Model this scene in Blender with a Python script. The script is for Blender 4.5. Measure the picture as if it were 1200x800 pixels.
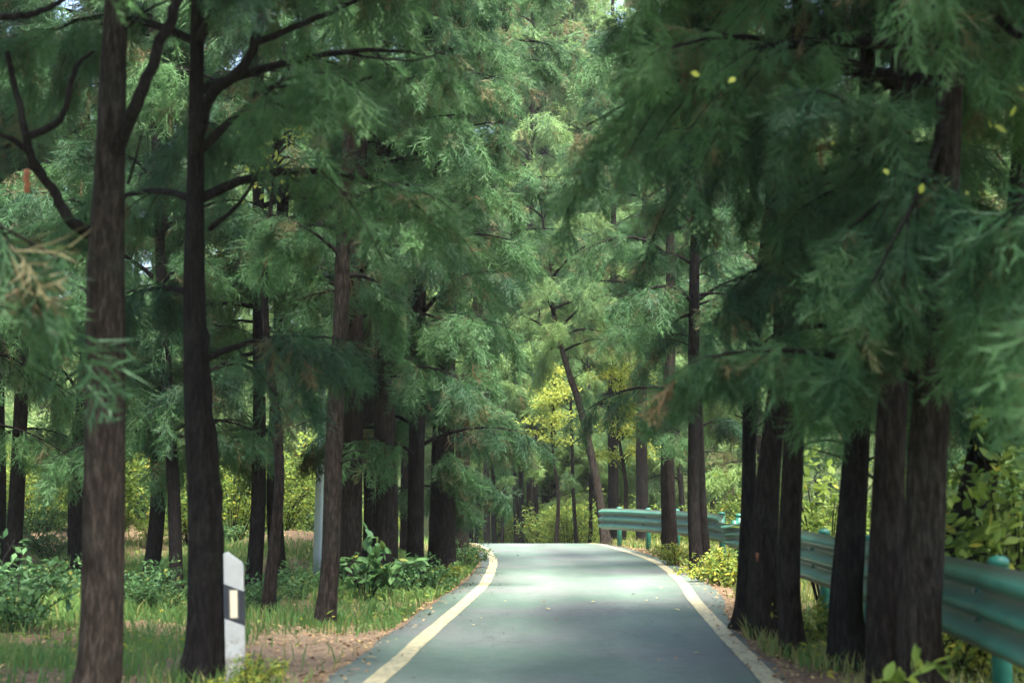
import bpy, math
import numpy as np
R = math.radians

# ------------------------------------------------------------------ camera, sky, sun, exposure
scene = bpy.context.scene
for o in list(bpy.data.objects):
    bpy.data.objects.remove(o)
CAMH, F, PITCH = 1.3, 1667.0, math.atan(175 / 1667.0)
cam_d = bpy.data.cameras.new("camera")
cam_d.sensor_width = 36.0
cam_d.lens = 50.0
cam_d.clip_start = 0.1
cam_d.clip_end = 2000
cam_d.dof.use_dof = True
cam_d.dof.focus_distance = 30.0
cam_d.dof.aperture_fstop = 2.0
cam = bpy.data.objects.new("camera", cam_d)
cam.location = (0, 0, CAMH)
cam.rotation_euler = (R(90) + PITCH, 0, 0)
scene.collection.objects.link(cam)
scene.camera = cam

SUN_EL, SUN_AZ = 70.0, 152.0          # azimuth clockwise from +Y (view direction): high overhead, from the right and a little behind
world = bpy.data.worlds.new("World")
scene.world = world
world.use_nodes = True
wn = world.node_tree
sky = wn.nodes.new("ShaderNodeTexSky")
sky.sky_type = 'NISHITA'
sky.sun_disc = False
sky.sun_elevation = R(SUN_EL)
sky.sun_rotation = R(SUN_AZ)
sky.dust_density = 3.0
wn.links.new(sky.outputs[0], wn.nodes["Background"].inputs[0])
wn.nodes["Background"].inputs[1].default_value = 0.13
sun_d = bpy.data.lights.new("sun", 'SUN')
sun_d.energy = 4.0
sun_d.angle = R(22)
sun_d.color = (1.0, 0.95, 0.86)
sun = bpy.data.objects.new("sun", sun_d)
sun.rotation_euler = (R(90 - SUN_EL), 0, R(180 - SUN_AZ))
sun.location = (0, -20, 40)
scene.collection.objects.link(sun)
scene.view_settings.view_transform = 'Standard'
scene.view_settings.look = 'None'
scene.view_settings.gamma = 1.0
scene.view_settings.use_curve_mapping = False
scene.view_settings.exposure = 2.85
scene.cycles.use_denoising = True
scene.cycles.max_bounces = 6
scene.cycles.diffuse_bounces = 4
scene.cycles.transmission_bounces = 4
scene.cycles.caustics_reflective = False
scene.cycles.caustics_refractive = False

# ------------------------------------------------------------------ helpers
col = scene.collection
rng0 = np.random.default_rng(7)


def ss(a, b, x):
    t = np.clip((x - a) / (b - a), 0, 1)
    return t * t * (3 - 2 * t)


def nz(x, y, s=1.0, seed=0.0):
    """cheap smooth noise in -1..1"""
    x = np.asarray(x, float) * s + seed * 1.7
    y = np.asarray(y, float) * s - seed * 2.3
    return (np.sin(1.3 * x + 1.1 * np.sin(0.9 * y)) + np.sin(1.7 * y + 1.3 * np.sin(1.1 * x + 2))
            + 0.6 * np.sin(2.9 * x - 2.3 * y + 1) + 0.4 * np.sin(4.7 * x + 3.9 * y)) / 3.0


def mesh_np(name, verts, tris=None, quads=None, tint=None, mats=(), mat_idx=None, smooth=False, parent=None, uv=None):
    verts = np.asarray(verts, np.float32)
    me = bpy.data.meshes.new(name)
    nt = 0 if tris is None else len(tris)
    nq = 0 if quads is None else len(quads)
    me.vertices.add(len(verts))
    me.vertices.foreach_set("co", verts.ravel())
    me.loops.add(nt * 3 + nq * 4)
    me.polygons.add(nt + nq)
    li, ls = [], []
    if nt:
        li.append(np.asarray(tris, np.int32).ravel())
        ls.append(np.arange(nt, dtype=np.int32) * 3)
    if nq:
        li.append(np.asarray(quads, np.int32).ravel())
        ls.append(nt * 3 + np.arange(nq, dtype=np.int32) * 4)
    me.loops.foreach_set("vertex_index", np.concatenate(li))
    me.polygons.foreach_set("loop_start", np.concatenate(ls))
    if smooth:
        me.polygons.foreach_set("use_smooth", np.ones(nt + nq, bool))
    if mat_idx is not None:
        me.polygons.foreach_set("material_index", np.asarray(mat_idx, np.int32))
    for m in mats:
        me.materials.append(m)
    if tint is not None:
        a = me.color_attributes.new("tint", 'FLOAT_COLOR', 'POINT')
        t4 = np.ones((len(verts), 4), np.float32)
        t4[:, :tint.shape[1]] = tint
        a.data.foreach_set("color", t4.ravel())
    me.update(calc_edges=True)
    o = bpy.data.objects.new(name, me)
    col.objects.link(o)
    if parent:
        o.parent = parent
    return o


def tag(o, label=None, cat=None, group=None, kind=None):
    if label: o["label"] = label
    if cat: o["category"] = cat
    if group: o["group"] = group
    if kind: o["kind"] = kind
    return o


def empty(name, loc, label=None, cat=None, group=None, rz=0.0, sc=1.0):
    o = bpy.data.objects.new(name, None)
    o.empty_display_size = 0.3
    o.location = loc
    o.rotation_euler = (0, 0, rz)
    o.scale = (sc, sc, sc)
    col.objects.link(o)
    return tag(o, label, cat, group)


class MB:
    """collects pieces into one mesh"""
    def __init__(s):
        s.v, s.t, s.q, s.ti, s.qi, s.c, s.n = [], [], [], [], [], [], 0

    def add(s, v, t=None, q=None, mi=0, c=None):
        v = np.asarray(v, float)
        if t is not None and len(t):
            s.t.append(np.asarray(t) + s.n); s.ti.append(np.full(len(t), mi))
        if q is not None and len(q):
            s.q.append(np.asarray(q) + s.n); s.qi.append(np.full(len(q), mi))
        s.v.append(v); s.n += len(v)
        s.c.append(np.zeros((len(v), 3)) if c is None else np.broadcast_to(np.asarray(c, float), (len(v), 3)))

    def box(s, c, d, mi=0):
        x, y, z = d[0] / 2, d[1] / 2, d[2] / 2
        v = np.array([[-x, -y, -z], [x, -y, -z], [x, y, -z], [-x, y, -z], [-x, -y, z], [x, -y, z], [x, y, z], [-x, y, z]]) + np.asarray(c)
        s.add(v, q=[[0, 3, 2, 1], [4, 5, 6, 7], [0, 1, 5, 4], [1, 2, 6, 5], [2, 3, 7, 6], [3, 0, 4, 7]], mi=mi)

    def build(s, name, mats, parent=None, smooth=False):
        t = np.concatenate(s.t) if s.t else None
        q = np.concatenate(s.q) if s.q else None
        mi = np.concatenate(([np.concatenate(s.ti)] if s.t else []) + ([np.concatenate(s.qi)] if s.q else []))
        return mesh_np(name, np.concatenate(s.v), t, q, np.concatenate(s.c), mats if isinstance(mats, (list, tuple)) else [mats], mi, smooth, parent)


def tube(pts, rad, sides=8, cap=True, rmod=None):
    """pts (n,3), rad (n,) -> verts, quads, tris ; rmod(n,sides) multiplies the radius"""
    pts = np.asarray(pts, float); n = len(pts)
    rad = np.broadcast_to(np.asarray(rad, float), (n,))
    tan = np.gradient(pts, axis=0)
    tan /= np.linalg.norm(tan, axis=1)[:, None] + 1e-9
    ref = np.array([1.0, 0, 0]) if abs(tan[:, 0]).mean() < 0.7 else np.array([0, 0, 1.0])
    u = ref - (tan @ ref)[:, None] * tan
    u /= np.linalg.norm(u, axis=1)[:, None] + 1e-9
    w = np.cross(tan, u)
    a = np.linspace(0, 2 * np.pi, sides, endpoint=False)
    rr = rad[:, None] * (np.ones((n, sides)) if rmod is None else rmod)
    v = pts[:, None, :] + rr[:, :, None] * (np.cos(a)[None, :, None] * u[:, None, :] + np.sin(a)[None, :, None] * w[:, None, :])
    v = v.reshape(-1, 3)
    i = np.arange(n - 1)[:, None] * sides; j = np.arange(sides)[None, :]; k = (j + 1) % sides
    q = np.stack([i + j, i + k, i + sides + k, i + sides + j], -1).reshape(-1, 4)
    t = []
    if cap:
        v = np.vstack([v, pts[:1], pts[-1:]])
        b0, b1 = n * sides, n * sides + 1
        for jj in range(sides):
            t.append([b0, (jj + 1) % sides, jj])
            t.append([b1, (n - 1) * sides + jj, (n - 1) * sides + (jj + 1) % sides])
    return v, q, np.array(t, int).reshape(-1, 3)


def smooth_path(pts, n):
    """Catmull-Rom through pts, n samples"""
    p = np.asarray(pts, float)
    if len(p) == 2:
        return p[0] + np.linspace(0, 1, n)[:, None] * (p[1] - p[0])
    P_ = np.vstack([2 * p[0] - p[1], p, 2 * p[-1] - p[-2]])
    out = []
    for t in np.linspace(0, len(p) - 1 - 1e-9, n):
        i = int(t); f = t - i
        a, b, c, d = P_[i], P_[i + 1], P_[i + 2], P_[i + 3]
        out.append(0.5 * (2 * b + (c - a) * f + (2 * a - 5 * b + 4 * c - d) * f * f + (3 * b - a - 3 * c + d) * f ** 3))
    return np.array(out)


# ------------------------------------------------------------------ the lie of the land
RY = np.array([-30, -12, 0, 5, 9.6, 13, 17.3, 20.6, 26, 30, 33, 37, 42, 50, 60, 75, 95.0])
RX = np.array([-2.2, -1.3, -.4, 0.05, .40, .58, .83, 1.02, 1.14, 1.0, .80, .4, -.3, -2.1, -5.4, -12., -24.])
_sp = smooth_path(np.stack([RX, RY, 0 * RX], 1), 700)


def road_x(y):
    return np.interp(y, _sp[:, 1], _sp[:, 0])


def base_z(y):
    y = np.asarray(y, float)
    t = np.clip(y - 34.0, 0, None)
    a = np.minimum(t, 7.0)
    return -(0.0058 * a * a) - 0.0812 * np.clip(t - 7, 0, 16)


ASPH_L = 1.70   # asphalt left of the centre


def half(y):    # half the distance between the painted lines (centres)
    return 1.34 + .14 * ss(16, 27, np.asarray(y, float))


def asph_r(y):  # asphalt right of the centre: narrow at the near trees
    return 1.47 + .27 * ss(13.5, 18.5, np.asarray(y, float))


def el(x, y): return road_x(y) - ASPH_L - x
def er(x, y): return x - road_x(y) - asph_r(y)
def off_road(x, y): return np.maximum(el(x, y), er(x, y))


def ground_z(x, y):
    x = np.asarray(x, float); y = np.asarray(y, float)
    e = np.clip(off_road(x, y), 0, None)
    z = base_z(y) - 0.035 * ss(0, 0.25, e) + 0.05 * ss(0.3, 1.5, e) * nz(x, y, 1.1, 3) + 0.015 * ss(0.1, .5, e) * nz(x, y, 4.1, 1)
    # left: low earth bank under the trees
    z = z + 0.75 * np.exp(-(((x + 8.5) / 4.0) ** 2 + ((y - 33) / 5.0) ** 2))
    z = z + 0.55 * np.exp(-(((x + 3.9) / 1.6) ** 2 + ((y - 26) / 3.0) ** 2)) * ss(0.2, 1.5, e)
    # right: falls off behind the guardrail
    z = z - 0.9 * ss(0, 6, np.clip(x - road_x(y) - 3.1, 0, None))
    # hills all round further out
    r = np.hypot(x, y - 20)
    z = z + 26 * ss(55, 190, r) + 1.6 * ss(30, 70, r) * (1 + nz(x, y, .06, 5)) * ss(8, 30, np.abs(x - road_x(y)))
    return z


def ray(px, py):
    u = (px - 600) / F; v = (400 - py) / F
    c, s = math.cos(PITCH), math.sin(PITCH)
    return np.array([u, c - s * v, s + c * v])


def P(px, py, d):
    """point seen at photo pixel (px,py), d metres along +Y"""
    r = ray(px, py)
    return np.array([0, 0, CAMH]) + r * (d / r[1])


def G(px, py):
    """ground point seen at photo pixel"""
    for d in np.arange(4, 140, 0.1):
        p = P(px, py, d)
        if p[2] <= ground_z(p[0], p[1]):
            p[2] = float(ground_z(p[0], p[1]))
            return p
    return p


def GD(px, d):
    """ground point in column px at distance d"""
    x = (px - 600) / F * d * 1.004
    return np.array([x, d, float(ground_z(x, d))])


# ------------------------------------------------------------------ materials
class NT:
    def __init__(s, name):
        s.m = bpy.data.materials.new(name); s.m.use_nodes = True
        s.t = s.m.node_tree; s.b = s.t.nodes["Principled BSDF"]; s.out = s.t.nodes["Material Output"]

    def n(s, kind, **kw):
        nd = s.t.nodes.new("ShaderNode" + kind)
        for k, v in kw.items():
            if k in nd.inputs: nd.inputs[k].default_value = v
            else: setattr(nd, k, v)
        return nd

    def l(s, a, b): s.t.links.new(a, b)

    def noise(s, scale, detail=4, rough=.55, vec=None):
        nd = s.n("TexNoise", Scale=scale, Detail=detail, Roughness=rough)
        if vec is not None: s.l(vec, nd.inputs["Vector"])
        return nd

    def ramp(s, fac, stops):
        nd = s.n("ValToRGB")
        el = nd.color_ramp.elements
        while len(el) < len(stops): el.new(0.5)
        for e, (p, c) in zip(el, stops):
            e.position = p; e.color = (*c, 1) if len(c) == 3 else c
        s.l(fac, nd.inputs[0])
        return nd

    def mix(s, fac, a, b, mode='MIX'):
        nd = s.n("MixRGB", blend_type=mode)
        for i, v in enumerate((fac, a, b)):
            if isinstance(v, (int, float)): nd.inputs[i].default_value = v
            elif isinstance(v, tuple): nd.inputs[i].default_value = (*v, 1)
            else: s.l(v, nd.inputs[i])
        return nd.outputs[0]

    def bump(s, h, strength, dist=0.02):
        nd = s.n("Bump", Strength=strength, Distance=dist)
        s.l(h, nd.inputs["Height"]); s.l(nd.outputs[0], s.b.inputs["Normal"])

    def set(s, rough=.8, spec=.3, metal=0.0):
        s.b.inputs["Roughness"].default_value = rough
        s.b.inputs["Specular IOR Level"].default_value = spec
        s.b.inputs["Metallic"].default_value = metal


def foliage_mat(name, dark, light, dry, trans=.38):
    k = NT(name)
    at = k.n("Attribute", attribute_name="tint")
    sep = k.n("SeparateColor"); k.l(at.outputs["Color"], sep.inputs[0])
    geo = k.n("NewGeometry")
    big = k.noise(0.55, 2, .5, geo.outputs["Position"])
    add = k.n("Math", operation='MULTIPLY_ADD'); k.l(big.outputs[0], add.inputs[0]); add.inputs[1].default_value = 1.2; k.l(sep.outputs[0], add.inputs[2])
    sub = k.n("Math", operation='SUBTRACT', use_clamp=True); k.l(add.outputs[0], sub.inputs[0]); sub.inputs[1].default_value = .6
    c = k.mix(sub.outputs[0], dark, light)
    c = k.mix(sep.outputs[1], c, dry)
    k.l(c, k.b.inputs["Base Color"]); k.set(.62, .25)
    tr = k.n("BsdfTranslucent"); k.l(k.mix(.35, c, light), tr.inputs[0])
    ms = k.n("MixShader"); ms.inputs[0].default_value = trans
    k.l(k.b.outputs[0], ms.inputs[1]); k.l(tr.outputs[0], ms.inputs[2]); k.l(ms.outputs[0], k.out.inputs[0])
    return k.m


def bark_mat(name, c1, c2, c3):
    k = NT(name)
    tc = k.n("TexCoord"); mp = k.n("Mapping"); k.l(tc.outputs["Object"], mp.inputs[0]); mp.inputs["Scale"].default_value = (1, 1, .20)
    n1 = k.noise(40, 8, .7, mp.outputs[0]); n2 = k.noise(3.2, 4, .6, tc.outputs["Object"]); n3 = k.noise(75, 3, .6, mp.outputs[0])
    c = k.ramp(n1.outputs[0], [(.32, c1), (.5, c2), (.68, c3)]).outputs[0]
    # lichen and grey weathering in patches
    g = k.ramp(n2.outputs[0], [(.52, (0, 0, 0)), (.74, (.4, .4, .4))]).outputs[0]
    c = k.mix(g, c, (.038, .043, .034))
    k.l(c, k.b.inputs["Base Color"]); k.set(.95, .05)
    h = k.mix(.4, n1.outputs[0], n3.outputs[0])
    k.bump(h, 1.0, .05)
    return k.m


M = {}
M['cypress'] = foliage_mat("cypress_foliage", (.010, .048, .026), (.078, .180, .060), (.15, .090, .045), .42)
M['cypress_painted_lit'] = foliage_mat("painted_lit_cypress_foliage", (.036, .108, .045), (.19, .30, .09), (.18, .12, .06), .45)  # lightened copy of cypress: far light and haze put into the green
M['leaf'] = foliage_mat("shrub_leaves", (.050, .115, .022), (.23, .31, .055), (.40, .34, .04), .5)
M['leaf_dark'] = foliage_mat("dark_shrub_leaves", (.03, .085, .035), (.08, .17, .05), (.2, .2, .03), .4)
M['leaf_yellow'] = foliage_mat("yellow_leaves", (.16, .23, .04), (.38, .42, .075), (.45, .38, .06), .55)
M['grassy'] = foliage_mat("grass_blades", (.05, .13, .03), (.14, .24, .06), (.30, .25, .09), .4)
M['bark'] = bark_mat("bark", (.006, .0045, .004), (.019, .0145, .0125), (.048, .037, .031))
M['bark_dark'] = bark_mat("dark_bark", (.004, .0035, .0035), (.012, .010, .0095), (.029, .025, .023))
M['bark_warm'] = bark_mat("warm_bark", (.006, .005, .004), (.024, .019, .0155), (.064, .052, .042))


def simple(name, c, rough=.6, spec=.4, metal=0.0, var=.15, scale=8.0, bump=0.0):
    k = NT(name)
    tc = k.n("TexCoord")
    n = k.noise(scale, 5, .6, tc.outputs["Object"])
    lo = tuple(v * (1 - var) for v in c); hi = tuple(min(1, v * (1 + var)) for v in c)
    k.l(k.ramp(n.outputs[0], [(.3, lo), (.7, hi)]).outputs[0], k.b.inputs["Base Color"])
    k.set(rough, spec, metal)
    if bump: k.bump(n.outputs[0], bump)
    return k.m


# ------------------------------------------------------------------ ground, road
def ground_material():
    k = NT("forest_ground")
    geo = k.n("NewGeometry"); pos = geo.outputs["Position"]
    at = k.n("Attribute", attribute_name="tint"); sep = k.n("SeparateColor"); k.l(at.outputs["Color"], sep.inputs[0])
    n1 = k.noise(1.1, 5, .6, pos); n2 = k.noise(14, 5, .65, pos); n3 = k.noise(70, 3, .6, pos)
    vor = k.n("TexVoronoi", Scale=24.0); k.l(pos, vor.inputs["Vector"])
    litter = k.ramp(vor.outputs["Color"], [(.2, (.055, .038, .024)), (.5, (.095, .064, .04)), (.85, (.18, .122, .072))]).outputs[0]
    litter = k.mix(.5, litter, k.ramp(n2.outputs[0], [(.3, (.05, .037, .026)), (.7, (.17, .115, .07))]).outputs[0])
    soil = k.ramp(n2.outputs[0], [(.3, (.095, .066, .042)), (.7, (.215, .158, .105))]).outputs[0]
    green = k.ramp(n2.outputs[0], [(.3, (.045, .075, .022)), (.7, (.11, .15, .045))]).outputs[0]
    c = k.mix(sep.outputs[0], litter, soil)
    c = k.mix(sep.outputs[1], c, green)
    c = k.mix(.35, c, k.ramp(n3.outputs[0], [(.3, (.35, .35, .35)), (.7, (1, 1, 1))]).outputs[0], 'MULTIPLY')
    k.l(c, k.b.inputs["Base Color"]); k.set(.95, .1)
    k.bump(k.mix(.5, n2.outputs[0], vor.outputs["Distance"]), .6, .05)
    return k.m


def axis_pts(segs):
    return np.unique(np.concatenate([np.arange(a, b, s) for a, b, s in segs]))


gx = axis_pts([(-240, -60, 12), (-60, -14, 2), (-14, 14, .16), (14, 60, 2), (60, 241, 12)])
gy = axis_pts([(-210, -60, 15), (-60, 3, 3), (3, 42, .2), (42, 110, 2), (110, 261, 12)])
X, Y = np.meshgrid(gx, gy)
Z = ground_z(X, Y)
Z = Z - 0.05 * (off_road(X, Y) <= -.25)            # ground runs on a little lower under the asphalt
e_l = el(X, Y)           # metres left of the asphalt
e_r = er(X, Y)
soil = np.clip(ss(-.2, .2, e_l) * (1 - ss(1.0, 2.3, e_l + .35 * nz(X, Y, 1.5, 9))) * (1 - ss(13.4, 15.6, Y + .7 * nz(X, Y, 2, 2)))
               + .55 * ss(-.1, .1, e_r) * (1 - ss(.1, .5, e_r)) * (1 - ss(20, 24, Y)), 0, 1)
green = np.clip((.45 + .75 * nz(X, Y, .9, 4)), 0, 1) * (1 - soil) * ss(.3, 1.0, np.maximum(e_l, e_r))
green = np.where((X < 0) & (Y > 24) & (Y < 37), green * .25, green)
green = np.where(np.hypot(X, Y - 20) > 45, .8, green)
nx_, ny_ = len(gx), len(gy)
ii = (np.arange(ny_ - 1)[:, None] * nx_ + np.arange(nx_ - 1)[None, :])
quads = np.stack([ii, ii + 1, ii + nx_ + 1, ii + nx_], -1).reshape(-1, 4)
g = mesh_np("ground", np.stack([X, Y, Z], -1).reshape(-1, 3), None, quads,
            np.stack([soil.ravel(), green.ravel(), 0 * soil.ravel()], 1), [ground_material()], None, True)
tag(g, kind="structure")


def road_material():
    k = NT("asphalt")
    geo = k.n("NewGeometry"); pos = geo.outputs["Position"]
    mp = k.n("Mapping"); k.l(pos, mp.inputs[0]); mp.inputs["Scale"].default_value = (1.1, .22, 1)
    n1 = k.noise(1.0, 4, .55, mp.outputs[0]); n2 = k.noise(130, 3, .7, pos); n3 = k.noise(7, 6, .65, pos); n4 = k.noise(.5, 3, .6, pos)
    c = k.ramp(n1.outputs[0], [(.33, (.068, .112, .087)), (.67, (.118, .172, .134))]).outputs[0]
    c = k.mix(k.ramp(n4.outputs[0], [(.42, (0, 0, 0)), (.62, (.6, .6, .6))]).outputs[0], c, (.15, .145, .15))
    vg = k.n("TexVoronoi", Scale=95.0); k.l(pos, vg.inputs["Vector"])
    c = k.mix(.40, c, k.ramp(vg.outputs["Color"], [(.15, (.45, .45, .45)), (.8, (1.25, 1.25, 1.22))]).outputs[0], 'MULTIPLY')
    c = k.mix(.35, c, k.ramp(n2.outputs[0], [(.3, (.4, .4, .4)), (.7, (1, 1, 1))]).outputs[0], 'MULTIPLY')
    c = k.mix(.6, c, k.ramp(n3.outputs[0], [(.3, (.5, .5, .5)), (.7, (1, 1, 1))]).outputs[0], 'MULTIPLY')
    at = k.n("Attribute", attribute_name="tint"); sp = k.n("SeparateColor"); k.l(at.outputs["Color"], sp.inputs[0])
    tr = k.ramp(sp.outputs[0], [(.12, (.80, .79, .77)), (.22, (.98, .98, .98)), (.33, (1.16, 1.16, 1.14)), (.42, (.96, .96, .96)), (.5, (.86, .86, .86)), (.58, (.96, .96, .96)), (.67, (1.16, 1.16, 1.14)), (.78, (.98, .98, .98)), (.88, (.78, .77, .75))]).outputs[0]
    c = k.mix(.8, c, tr, 'MULTIPLY')
    # fine cracks: edges of warped cells, only here and there
    wv = k.n("VectorMath", operation='MULTIPLY_ADD'); k.l(n3.outputs["Color"], wv.inputs[0]); wv.inputs[1].default_value = (.5, .5, .5); k.l(pos, wv.inputs[2])
    vc = k.n("TexVoronoi", Scale=.75, feature='DISTANCE_TO_EDGE'); k.l(wv.outputs[0], vc.inputs["Vector"])
    cr = k.ramp(vc.outputs["Distance"], [(.004, (1, 1, 1)), (.011, (0, 0, 0))]).outputs[0]
    cm = k.mix(1, cr, k.ramp(n4.outputs[0], [(.5, (0, 0, 0)), (.56, (.8, .8, .8))]).outputs[0], 'MULTIPLY')
    c = k.mix(cm, c, (.035, .036, .036))
    k.l(c, k.b.inputs["Base Color"]); k.set(.66, .35)
    k.bump(k.mix(.5, n2.outputs[0], vg.outputs["Distance"]), .35, .005)
    return k.m


def strip(name, off0, off1, y0, y1, lift, mat, wob=0.0, skirt=0.0, step=.25, seed=1):
    y = np.arange(y0, y1, step)
    x = road_x(y); dx = np.gradient(x, y); nrm = np.sqrt(1 + dx * dx)
    px_, py_ = 1 / nrm, -dx / nrm
    off0, off1 = off0(y), off1(y)
    w0 = off0 + wob * nz(y, 0 * y, 2.1, seed) + wob * .6 * nz(y, 0 * y, 9, seed + 2)
    w1 = off1 + wob * nz(y, 0 * y, 2.4, seed + 4) + wob * .6 * nz(y, 0 * y, 8, seed + 6)
    cols, m = [], 15
    fr = list(np.linspace(0, 1, m))
    for f in np.linspace(0, 1, m):
        w = w0 + (w1 - w0) * f
        xx, yy = x + px_ * w, y + py_ * w
        cols.append(np.stack([xx, yy, base_z(yy) + lift], 1))
    if skirt:
        a = cols[0].copy(); a[:, 2] -= skirt; a[:, 0] -= .01
        b = cols[-1].copy(); b[:, 2] -= skirt; b[:, 0] += .01
        cols = [a] + cols + [b]; m += 2; fr = [0] + fr + [1]
    v = np.stack(cols, 1).reshape(-1, 3)
    i = np.arange(len(y) - 1)[:, None] * m; j = np.arange(m - 1)[None, :]
    q = np.stack([i + j, i + j + 1, i + m + j + 1, i + m + j], -1).reshape(-1, 4)
    tint = np.tile(np.array(fr)[:, None] * [1, 1, 1], (len(y), 1))
    return mesh_np(name, v, None, q, tint, [mat], None, False)


tag(strip("road", lambda y: 0 * y - ASPH_L, asph_r, -30, 95, 0.012, road_material(), .035, .12), kind="structure")


def line_material():
    k = NT("worn_line_paint")
    geo = k.n("NewGeometry"); pos = geo.outputs["Position"]
    n1 = k.noise(18, 5, .7, pos); n2 = k.noise(2.0, 3, .6, pos)
    c = k.ramp(n1.outputs[0], [(.36, (.10, .105, .085)), (.50, (.31, .28, .165)), (.8, (.40, .36, .215))]).outputs[0]
    c = k.mix(.5, c, k.ramp(n2.outputs[0], [(.3, (.72, .72, .70)), (.7, (1, 1, 1))]).outputs[0], 'MULTIPLY')
    k.l(c, k.b.inputs["Base Color"]); k.set(.6, .35)
    return k.m


lm = line_material()
for sgn in (-1, 1):
    tag(strip("road_marking", lambda y, q=sgn: q * half(y) - .075, lambda y, q=sgn: q * half(y) + .075, -30, 95, 0.017, lm, .006, 0, .2, 5 + sgn), kind="structure")

# ------------------------------------------------------------------ foliage building blocks
def make_spray(rng, n_main=12, n_sub=5, L=.40, blade=.006, wild=.30):
    """one loose feathery cypress spray along +X -> (m,3,3) triangles; branchlets leave in all directions but mostly sideways, tips hang"""
    tr = []

    def tri(p, d, ln, w, sag):
        n_ = np.cross(d, rng.normal(0, 1, 3) * [.35, .35, 1]); n_ /= np.linalg.norm(n_) + 1e-9
        tr.append([p - n_ * w, p + n_ * w, p + d * ln + np.array([0, 0, -sag])])

    bend = rng.uniform(-.25, .25)
    ax = lambda t: np.array([t * L, bend * L * t * t, -.30 * L * t * t])
    for t0 in (0, .5):
        p0, p1 = ax(t0), ax(t0 + .5); v = p1 - p0
        tri(p0, v / np.linalg.norm(v), np.linalg.norm(v) * 1.1, blade * .7, 0)
    for i in range(n_main):
        t = (i + rng.uniform(.2, 1)) / (n_main + .3)
        sgn = 1 if i % 2 else -1
        a = sgn * R(rng.uniform(16, 52)); e = rng.normal(0, wild)
        d = np.array([math.cos(a) * math.cos(e), math.sin(a) * math.cos(e), math.sin(e)])
        ln = L * (.52 * (1 - t) + .16) * rng.uniform(.55, 1.35)
        p = ax(t)
        tri(p, d, ln, blade, .12 * ln)
        for k in range(n_sub):
            f = (k + rng.uniform(.3, 1.2)) / (n_sub + .6)
            a2 = a + (1 if k % 2 else -1) * R(rng.uniform(14, 46)); e2 = e + rng.normal(-.1, wild)
            d2 = np.array([math.cos(a2) * math.cos(e2), math.sin(a2) * math.cos(e2), math.sin(e2)])
            q = p + d * ln * f + np.array([0, 0, -.12 * ln * f * f])
            tri(q, d2, ln * (.75 - .4 * f) * rng.uniform(.5, 1.4), blade * .9, .1 * ln)
    return np.array(tr)


SPR_FINE = [make_spray(np.random.default_rng(100 + i), 13, 6, .36, .0052) for i in range(12)]
SPR_MID = [make_spray(np.random.default_rng(200 + i), 11, 5, .42, .0068) for i in range(12)]
SPR_FAR = [make_spray(np.random.default_rng(300 + i), 9, 4, .50, .013) for i in range(10)]


def norm(a):
    return a / (np.linalg.norm(a, axis=-1, keepdims=True) + 1e-9)


def place_sprays(lib, pos, xd, up, scale, tint, rng):
    """instances of the sprays as real triangles -> verts, tris, tint"""
    x = norm(xd); y = norm(np.cross(up, x)); z = np.cross(x, y)
    V, C = [], []
    pick = rng.integers(0, len(lib), len(pos))
    for i, sp in enumerate(lib):
        m = pick == i
        if not m.any(): continue
        B = np.stack([x[m], y[m], z[m]], 1) * scale[m][:, None, None]      # k,3(axis),3
        f = sp.reshape(-1, 3) @ B.reshape(-1, 3, 3)                          # k, nv, 3
        f = f + pos[m][:, None, :]
        V.append(f.reshape(-1, 3))
        C.append(np.repeat(tint[m], f.shape[1], axis=0))
    V = np.concatenate(V); C = np.concatenate(C)
    return V, np.arange(len(V)).reshape(-1, 3), C


def bough_sprays(rng, start, dirs, length, droop, n_twig, n_spray, dry, sc):
    """arrays for one bough: skeleton path, twig paths, spray transforms"""
    s = np.linspace(0, 1, 7)
    side = norm(np.cross(dirs, [0, 0, 1.0]))
    path = start + np.outer(s, dirs * length) + np.outer(s * s, [0, 0, -droop * length]) + np.outer(np.sin(s * 5 + rng.uniform(0, 6)) * s * .06 * length, side)
    pos, xd, up, tw = [], [], [], []
    for k in range(n_twig):
        t = .22 + .78 * (k + rng.uniform(0, 1)) / n_twig
        p = np.array([np.interp(t, s, path[:, c]) for c in range(3)])
        d0 = norm(np.array([np.interp(min(t + .1, 1), s, path[:, c]) - np.interp(max(t - .1, 0), s, path[:, c]) for c in range(3)]))
        d = norm(d0 * .8 + side * rng.normal(0, .6) + np.array([0, 0, rng.normal(-.2, .3)]))
        tl = length * .34 * (1.15 - .55 * t) * rng.uniform(.7, 1.3)
        tl = max(tl, .25)
        q = p + np.outer([0, .35, .7, 1], d * tl) + np.outer([0, .05, .25, .55], [0, 0, -tl * .8])
        tw.append(q)
        for j in range(n_spray):
            f = (j + .5) / n_spray
            pp = np.array([np.interp(f, [0, .35, .7, 1], q[:, c]) for c in range(3)])
            dd = norm(d * .55 + rng.normal(0, .36, 3) + np.array([0, 0, -.65 - .55 * f]))
            pos.append(pp + rng.normal(0, .015, 3)); xd.append(dd)
            up.append(norm(rng.normal(0, .6, 3) + np.array([0, -.2, .55])))
    return path, tw, np.array(pos), np.array(xd), np.array(up)


def path_z(st, d, ln, dr):
    return [st[2], st[2] + d[2] * ln - dr * ln]


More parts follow.
